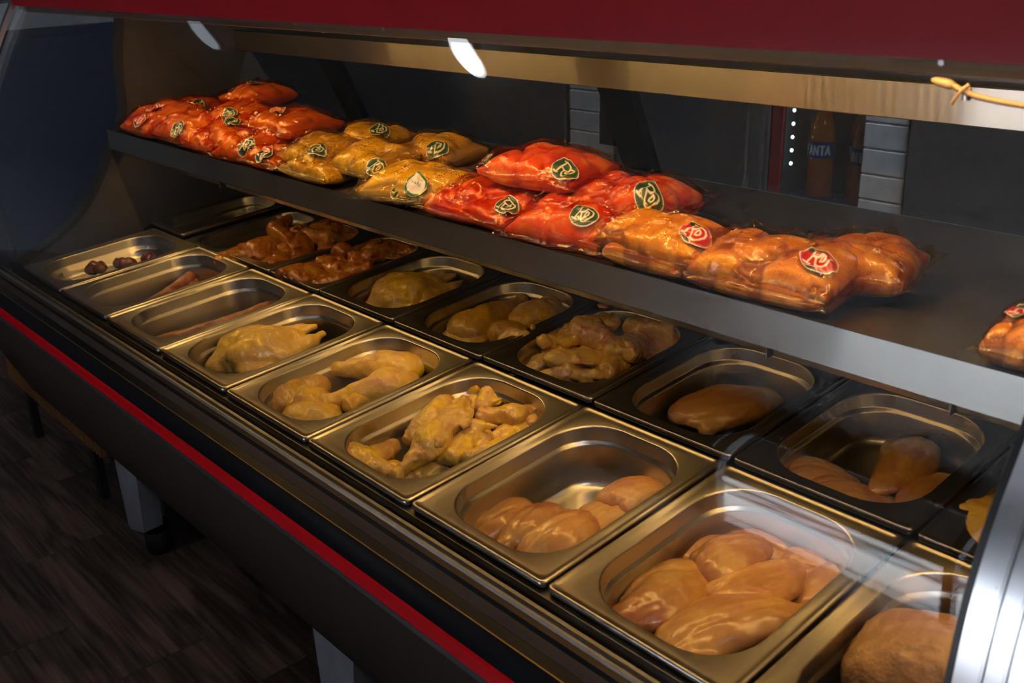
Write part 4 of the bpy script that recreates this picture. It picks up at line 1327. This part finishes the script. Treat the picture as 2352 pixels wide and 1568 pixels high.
def sticker_cols(S, T, kind):
    ang = np.arctan2(T / .82, S)
    rad = np.hypot(S, T / .82)
    edge = .94 + .04 * np.cos(2 * ang + .6) + .025 * np.cos(3 * ang)
    d = rad - edge
    cols = np.empty(S.shape + (3,))
    cols[:] = CREAM
    face = np.clip((-d - .055) / .03, 0, 1)[..., None]
    if kind == 'ring':
        ring = np.clip((.11 - np.abs(d + .12)) / .03, 0, 1)[..., None]
        cols = cols * (1 - ring) + np.array([.03, .16, .09]) * ring
        k = np.clip((.03 - strokes_dist(S, T, BACKTXT)) / .02, 0, 1)[..., None]
        cols = cols * (1 - k) + np.array([.03, .2, .11]) * k
        return cols, d
    base = {'green': GREEN, 'red': RED, 'mix': GREEN, 'faint': np.array([.62, .16, .07]), 'dark': np.array([.03, .035, .035])}[kind]
    fc = np.empty(S.shape + (3,))
    fc[:] = base
    if kind == 'red':
        leaf = np.clip((np.hypot(S + .45, T - .62) - .46) / -.03, 0, 1)[..., None]
        fc = fc * (1 - leaf) + DKG * leaf
        low = np.clip((-.62 - T - .15 * S + .12 * np.cos(4 * S)) / .03, 0, 1)[..., None]
        lw = np.clip((.03 - np.abs(-.62 - T - .15 * S + .12 * np.cos(4 * S))) / .02, 0, 1)[..., None]
        fc = fc * (1 - low) + DKG * low
        fc = fc * (1 - lw) + CREAM * lw
    if kind == 'mix':
        low = np.clip((T - S * .3 - .25) / .03, 0, 1)[..., None]
        fc = fc * (1 - low) + RED * low
    inner = np.clip((.016 - np.abs(d + .13)) / .012, 0, 1)[..., None] * .5
    fc = fc * (1 - inner) + CREAM * inner * .6
    k = np.clip((.060 - strokes_dist(S, T, LOGO)) / .03, 0, 1)[..., None]
    lc = CREAM if kind not in ('faint', 'dark') else (np.array([.75, .4, .25]) if kind == 'faint' else np.array([.15, .15, .15]))
    fc = fc * (1 - k) + lc * k
    return cols * (1 - face) + fc * face, d


def blur(a, n):
    for _ in range(n):
        p = np.pad(a, 1, mode='edge')
        a = (p[:-2, 1:-1] + p[2:, 1:-1] + p[1:-1, :-2] + p[1:-1, 2:] + 2 * a) / 6
    return a


def grid_faces(nx, ny, off=0, flip=False):
    i, j = np.meshgrid(np.arange(nx - 1), np.arange(ny - 1), indexing='ij')
    a = (i * ny + j).ravel() + off
    q = np.stack([a, a + ny, a + ny + 1, a + 1], 1)
    return q[:, ::-1] if flip else q


def make_bag(L, W, T, seed, kind, loc, rot, sticker, stk, label, group):
    r = np.random.default_rng(seed)
    nzz = VN(seed)
    nx, ny = 110, 84
    u, v = np.meshgrid(np.linspace(-1, 1, nx), np.linspace(-1, 1, ny), indexing='ij')
    # outline: seams pulled in by the filling, corners sticking out
    ox = 1 - .07 * (1 - v ** 4) * .6 + .02 * nzz(v * .1, u * 0 + 3.3, u * 0, 30)
    oy = 1 - .10 * (1 - u ** 4) * .6 + .02 * nzz(u * .1, v * 0 + 7.7, v * 0, 30)
    x, y = u * L / 2 * ox, v * W / 2 * oy
    fu, fv = u / .86, v / .80
    fo = np.clip(1 - np.abs(fu) ** 3.2, 0, 1) * np.clip(1 - np.abs(fv) ** 3.0, 0, 1)
    lum = np.zeros_like(u)
    for _ in range(11):
        cx, cy = r.uniform(-.7, .7), r.uniform(-.65, .65)
        ax, ay, an = r.uniform(.22, .42), r.uniform(.26, .5), r.uniform(0, 3.14)
        dx, dy = (u - cx), (v - cy) * W / L * 1.2
        p, q = dx * math.cos(an) + dy * math.sin(an), -dx * math.sin(an) + dy * math.cos(an)
        lum = np.maximum(lum, np.sqrt(np.clip(1 - (p / ax) ** 2 - (q / ay) ** 2, 0, 1)) * r.uniform(.75, 1.0))
    lum = blur(lum, 1)
    prof = fo ** .42
    zf = T * .5 * prof * (.55 + .50 * lum) + .0035 * prof * nzz(x, y, x * 0, 40)
    zb = -T * .46 * np.clip(fo, 0, 1) ** .35
    zf = np.where(fo > 0, zf, 0)
    # film hangs over the filling with creases
    zt = zf.copy()
    for _ in range(3):
        p = np.pad(zt, 1, mode='edge')
        zt = np.maximum.reduce([zt, .985 * p[:-2, 1:-1], .985 * p[2:, 1:-1], .985 * p[1:-1, :-2], .985 * p[1:-1, 2:]])
    zt = np.maximum(blur(zt, 5), zf) + .0012
    edge = np.clip((1 - np.maximum(np.abs(u), np.abs(v))) / .16, 0, 1)
    rid = (1 - np.abs(nzz(x + .3 * y, y, x * 0 + seed % 7, 30))) ** 4
    rid2 = (1 - np.abs(nzz(x, y - .4 * x, x * 0 + 5 + seed % 5, 62))) ** 4
    zt = zt + (.0066 * rid + .0046 * rid2) * (.35 + .65 * edge)
    flap = (1 - edge) * (.006 * nzz(x, y, x * 0 + 2.2, 22) + .010 * np.clip(np.abs(u) + np.abs(v) - 1.55, 0, 1) * nzz(np.sign(u) * .3, np.sign(v) * .3, x * 0 + 9, 8))
    zt = zt * (.05 + .95 * np.minimum(1, edge * 1.6)) + flap + .0006
    zbm = (zb - .0012) * np.minimum(1, edge * 1.6) + flap - .0004
    zbm = np.minimum(zbm, zt - .0006)
    t = tag(empty('chicken_bag', loc, rot), label, 'bag', group)
    V = np.concatenate([np.stack([x, y, zt], -1).reshape(-1, 3), np.stack([x, y, zbm], -1).reshape(-1, 3)])
    n = nx * ny
    F = np.concatenate([grid_faces(nx, ny), grid_faces(nx, ny, n, True)])
    b = list(range(0, n, ny)) + [(nx - 1) * ny + j for j in range(1, ny)] + [i * ny + ny - 1 for i in range(nx - 2, -1, -1)] + list(range(ny - 2, 0, -1))
    b = np.array(b)
    bn = np.roll(b, -1)
    F = np.concatenate([F, np.stack([b, b + n, bn + n, bn], 1)])
    link('film', np_mesh('film', V, F), M['film_' + kind], t)
    xi, yi = x * .985, y * .975
    V = np.concatenate([np.stack([xi, yi, zf], -1).reshape(-1, 3), np.stack([xi, yi, zb], -1).reshape(-1, 3)])
    keep = (fo > 0.004).ravel()
    F = np.concatenate([grid_faces(nx, ny), grid_faces(nx, ny, n, True)])
    kk = np.concatenate([keep, keep])
    F = F[kk[F].all(1)]
    e = {}
    for a_ in F[:len(F) // 2].tolist():
        for s in range(4):
            p, q = a_[s], a_[(s + 1) % 4]
            if (q, p) in e:
                del e[(q, p)]
            else:
                e[(p, q)] = 1
    side = np.array([(q, p, p + n, q + n) for p, q in e])
    F = np.concatenate([F, side])
    used = np.unique(F)
    remap = -np.ones(2 * n, int)
    remap[used] = np.arange(len(used))
    fme = np_mesh('filling', V[used], remap[F])
    lc = np.concatenate([lum.ravel(), lum.ravel()])[used]
    set_color(fme, np.stack([lc, lc, lc], 1))
    link('filling', fme, M['fill_' + kind], t)
    if sticker:
        sx, sy = sticker
        sx = float(np.clip(sx, -L / 2 * .72, L / 2 * .72))
        sy = float(np.clip(sy, -W / 2 * .62, W / 2 * .62))
        ma, mb = 86, 70
        S, Tt = np.meshgrid(np.linspace(-1.02, 1.02, ma), np.linspace(-.86, .86, mb), indexing='ij')
        cols, d = sticker_cols(S, Tt, stk)
        a = r.uniform(-.25, .25)
        gx, gy = S * .0248, Tt * .0262
        px, py = sx + gx * math.cos(a) - gy * math.sin(a), sy + gx * math.sin(a) + gy * math.cos(a)
        zs = blur(zt, 2)
        fi = np.clip((px / (L / 2 * .96) + 1) / 2 * (nx - 1), 0, nx - 1.001)
        fj = np.clip((py / (W / 2 * .94) + 1) / 2 * (ny - 1), 0, ny - 1.001)
        i0, j0 = fi.astype(int), fj.astype(int)
        a1, b1 = fi - i0, fj - j0
        pz = zs[i0, j0] * (1 - a1) * (1 - b1) + zs[i0 + 1, j0] * a1 * (1 - b1) + zs[i0, j0 + 1] * (1 - a1) * b1 + zs[i0 + 1, j0 + 1] * a1 * b1
        V = np.stack([px, py, pz + .0016], -1).reshape(-1, 3)
        F = grid_faces(ma, mb)
        ins = (d < 0).ravel()
        F = F[ins[F].all(1)]
        used = np.unique(F)
        remap = -np.ones(len(V), int)
        remap[used] = np.arange(len(used))
        me = np_mesh('sticker', V[used], remap[F])
        set_color(me, cols.reshape(-1, 3)[used])
        so = link('sticker', me, M['print'], t)
        so['label'] = {'green': 'dark green sticker with cream monogram', 'red': 'red sticker with cream monogram', 'ring': 'pale sticker with a green ring', 'mix': 'green and red sticker', 'faint': 'faded orange sticker', 'dark': 'dark sticker'}[stk]
    return t


BAGS = [
    ('B4', 'B', 2.036, 0.36, 0.021, 0.161, 0.114, 0.045, 0.0, 0.05, (0.071, -0.022), 'red', 'amber paprika bag at shelf level with a red sticker, left of the lower pair'),
    ('B5', 'B', 2.207, 0.36, 0.021, 0.221, 0.114, 0.045, 0.05, 0.05, (0.057, -0.022), 'red', 'lowest amber paprika bag at the near end pressed against the shelf lip'),
    ('B1', 'B', 2.037, 0.361, 0.042, 0.208, 0.116, 0.05, -0.06, 0.22, (0.072, -0.013), 'red', 'amber paprika bag next to the red bags with a red sticker'),
    ('B2', 'B', 2.213, 0.366, 0.038, 0.219, 0.129, 0.055, 0.06, 0.22, (0.071, -0.019), 'red', 'large amber paprika bag on top at the near end of the stack'),
    ('B3', 'B', 2.277, 0.445, 0.036, 0.174, 0.135, 0.06, 0.22, 0.05, None, None, 'amber paprika bag with a clear flap, behind the near stack'),
    ('B6', 'B', 2.532, 0.364, 0.024, 0.095, 0.12, 0.05, 0.1, 0.05, (-0.014, 0.006), 'red', 'amber paprika bag alone at the right edge of the shelf'),
    ('R5', 'R', 1.627, 0.358, 0.021, 0.157, 0.111, 0.045, 0.05, 0.05, None, None, 'red bag peeking out at shelf level beside the yellow bags'),
    ('R6', 'R', 1.855, 0.557, 0.019, 0.141, 0.129, 0.04, 0.05, 0.05, None, None, 'red bag underneath at the back right of the red stack'),
    ('R2', 'R', 1.672, 0.371, 0.032, 0.205, 0.14, 0.055, -0.03, 0.22, (0.071, -0.03), 'green', 'red bag at the left front of the red stack with green sticker'),
    ('R3', 'R', 1.913, 0.439, 0.061, 0.192, 0.148, 0.06, 0.12, 0.05, (0.062, -0.077), 'green', 'red bag at the right rear of the red stack with green sticker'),
    ('R4', 'R', 1.852, 0.37, 0.029, 0.203, 0.14, 0.06, 0.12, 0.22, (0.053, -0.034), 'green', 'red bag in the middle front of the red stack with green sticker'),
    ('R1', 'R', 1.749, 0.419, 0.09, 0.223, 0.151, 0.055, 0.12, 0.05, (0.078, -0.099), 'green', 'red bag on the very top of the red stack'),
    ('Y6', 'Y', 1.161, 0.369, 0.021, 0.211, 0.135, 0.045, 0.0, 0.05, (0.001, -0.014), 'green', 'yellow bag at shelf level below the left yellow bags'),
    ('Y7', 'Y', 1.417, 0.365, 0.016, 0.164, 0.121, 0.035, 0.0, 0.05, (0.144, -0.044), 'green', 'yellow bag at shelf level under the bag with the ringed sticker'),
    ('Y1', 'Y', 1.104, 0.529, 0.052, 0.181, 0.134, 0.05, 0.1, 0.05, (0.056, -0.028), 'green', 'yellow bag furthest back beside the orange bags'),
    ('Y2', 'Y', 1.359, 0.499, 0.057, 0.191, 0.143, 0.055, 0.1, 0.05, (0.056, -0.058), 'green', 'yellow bag at the back nearest the red stack'),
    ('Y3', 'Y', 1.1, 0.39, 0.041, 0.214, 0.147, 0.05, -0.1, 0.22, (0.075, -0.03), 'green', 'yellow bag at the left end beside the orange bags'),
    ('Y4', 'Y', 1.302, 0.392, 0.051, 0.193, 0.13, 0.05, 0.0, 0.22, (0.089, -0.047), 'green', 'yellow bag in the middle of the yellow stack'),
    ('Y5', 'Y', 1.467, 0.372, 0.031, 0.217, 0.143, 0.055, 0.22, 0.22, (0.034, -0.044), 'ring', 'front yellow bag with a pale green-ringed sticker'),
    ('O9', 'O', 0.349, 0.364, 0.021, 0.192, 0.123, 0.045, 0.0, 0.05, (0.032, -0.037), 'red', 'orange bag at shelf level at the far left end'),
    ('O10', 'O', 0.698, 0.361, 0.021, 0.174, 0.115, 0.045, 0.0, 0.05, None, None, 'orange bag at shelf level in the middle of the far stack'),
    ('O11', 'O', 0.992, 0.358, 0.021, 0.151, 0.106, 0.045, 0.0, 0.05, (0.01, -0.034), 'mix', 'orange bag at shelf level next to the yellow bags'),
    ('O3', 'O', 0.305, 0.513, 0.043, 0.183, 0.134, 0.05, 0.1, 0.05, (0.074, -0.031), 'green', 'orange bag at the back left of the far stack'),
    ('O1', 'O', 0.358, 0.396, 0.043, 0.225, 0.162, 0.05, 0.0, 0.22, (0.006, -0.022), 'red', 'orange bag with a red sticker at the far left end'),
    ('O4', 'O', 0.678, 0.449, 0.067, 0.202, 0.147, 0.05, 0.0, 0.05, (0.043, -0.054), 'green', 'orange bag in the middle rear of the far stack'),
    ('O2', 'O', 0.56, 0.382, 0.037, 0.23, 0.164, 0.055, 0.0, 0.22, (0.035, -0.06), 'green', 'orange bag at the left front with a round green sticker'),
    ('O5', 'O', 0.733, 0.399, 0.044, 0.224, 0.166, 0.05, -0.1, 0.22, (0.039, -0.012), 'green', 'orange bag in the centre of the far stack'),
    ('O6', 'O', 0.906, 0.457, 0.07, 0.228, 0.166, 0.055, 0.0, 0.05, (-0.025, -0.021), 'faint', 'orange bag with a faded sticker behind the yellow bags'),
    ('O7', 'O', 0.87, 0.365, 0.028, 0.184, 0.128, 0.055, 0.15, 0.22, (0.044, -0.041), 'green', 'orange bag at the right front of the far stack'),
    ('O8', 'O', 0.592, 0.544, 0.095, 0.197, 0.144, 0.05, 0.1, 0.05, (0.005, -0.011), 'dark', 'shaded orange bag on top at the very back'),
]
GRP = {'B': 'bags of paprika chicken', 'R': 'bags of red marinated chicken', 'Y': 'bags of yellow spiced chicken', 'O': 'bags of orange marinated chicken'}
for i, (nm, kd, x, y, zc, L, W, T, yaw, pit, st, stk, lab) in enumerate(BAGS):
    rot = (Matrix.Rotation(yaw, 3, 'Z') @ Matrix.Rotation(pit, 3, 'X')).to_euler()
    make_bag(L * 1.08, W * 1.12, T * 1.14, 900 + i * 13, kd, (x, y, ZS + zc + H), rot, st, stk, lab, GRP[kd])
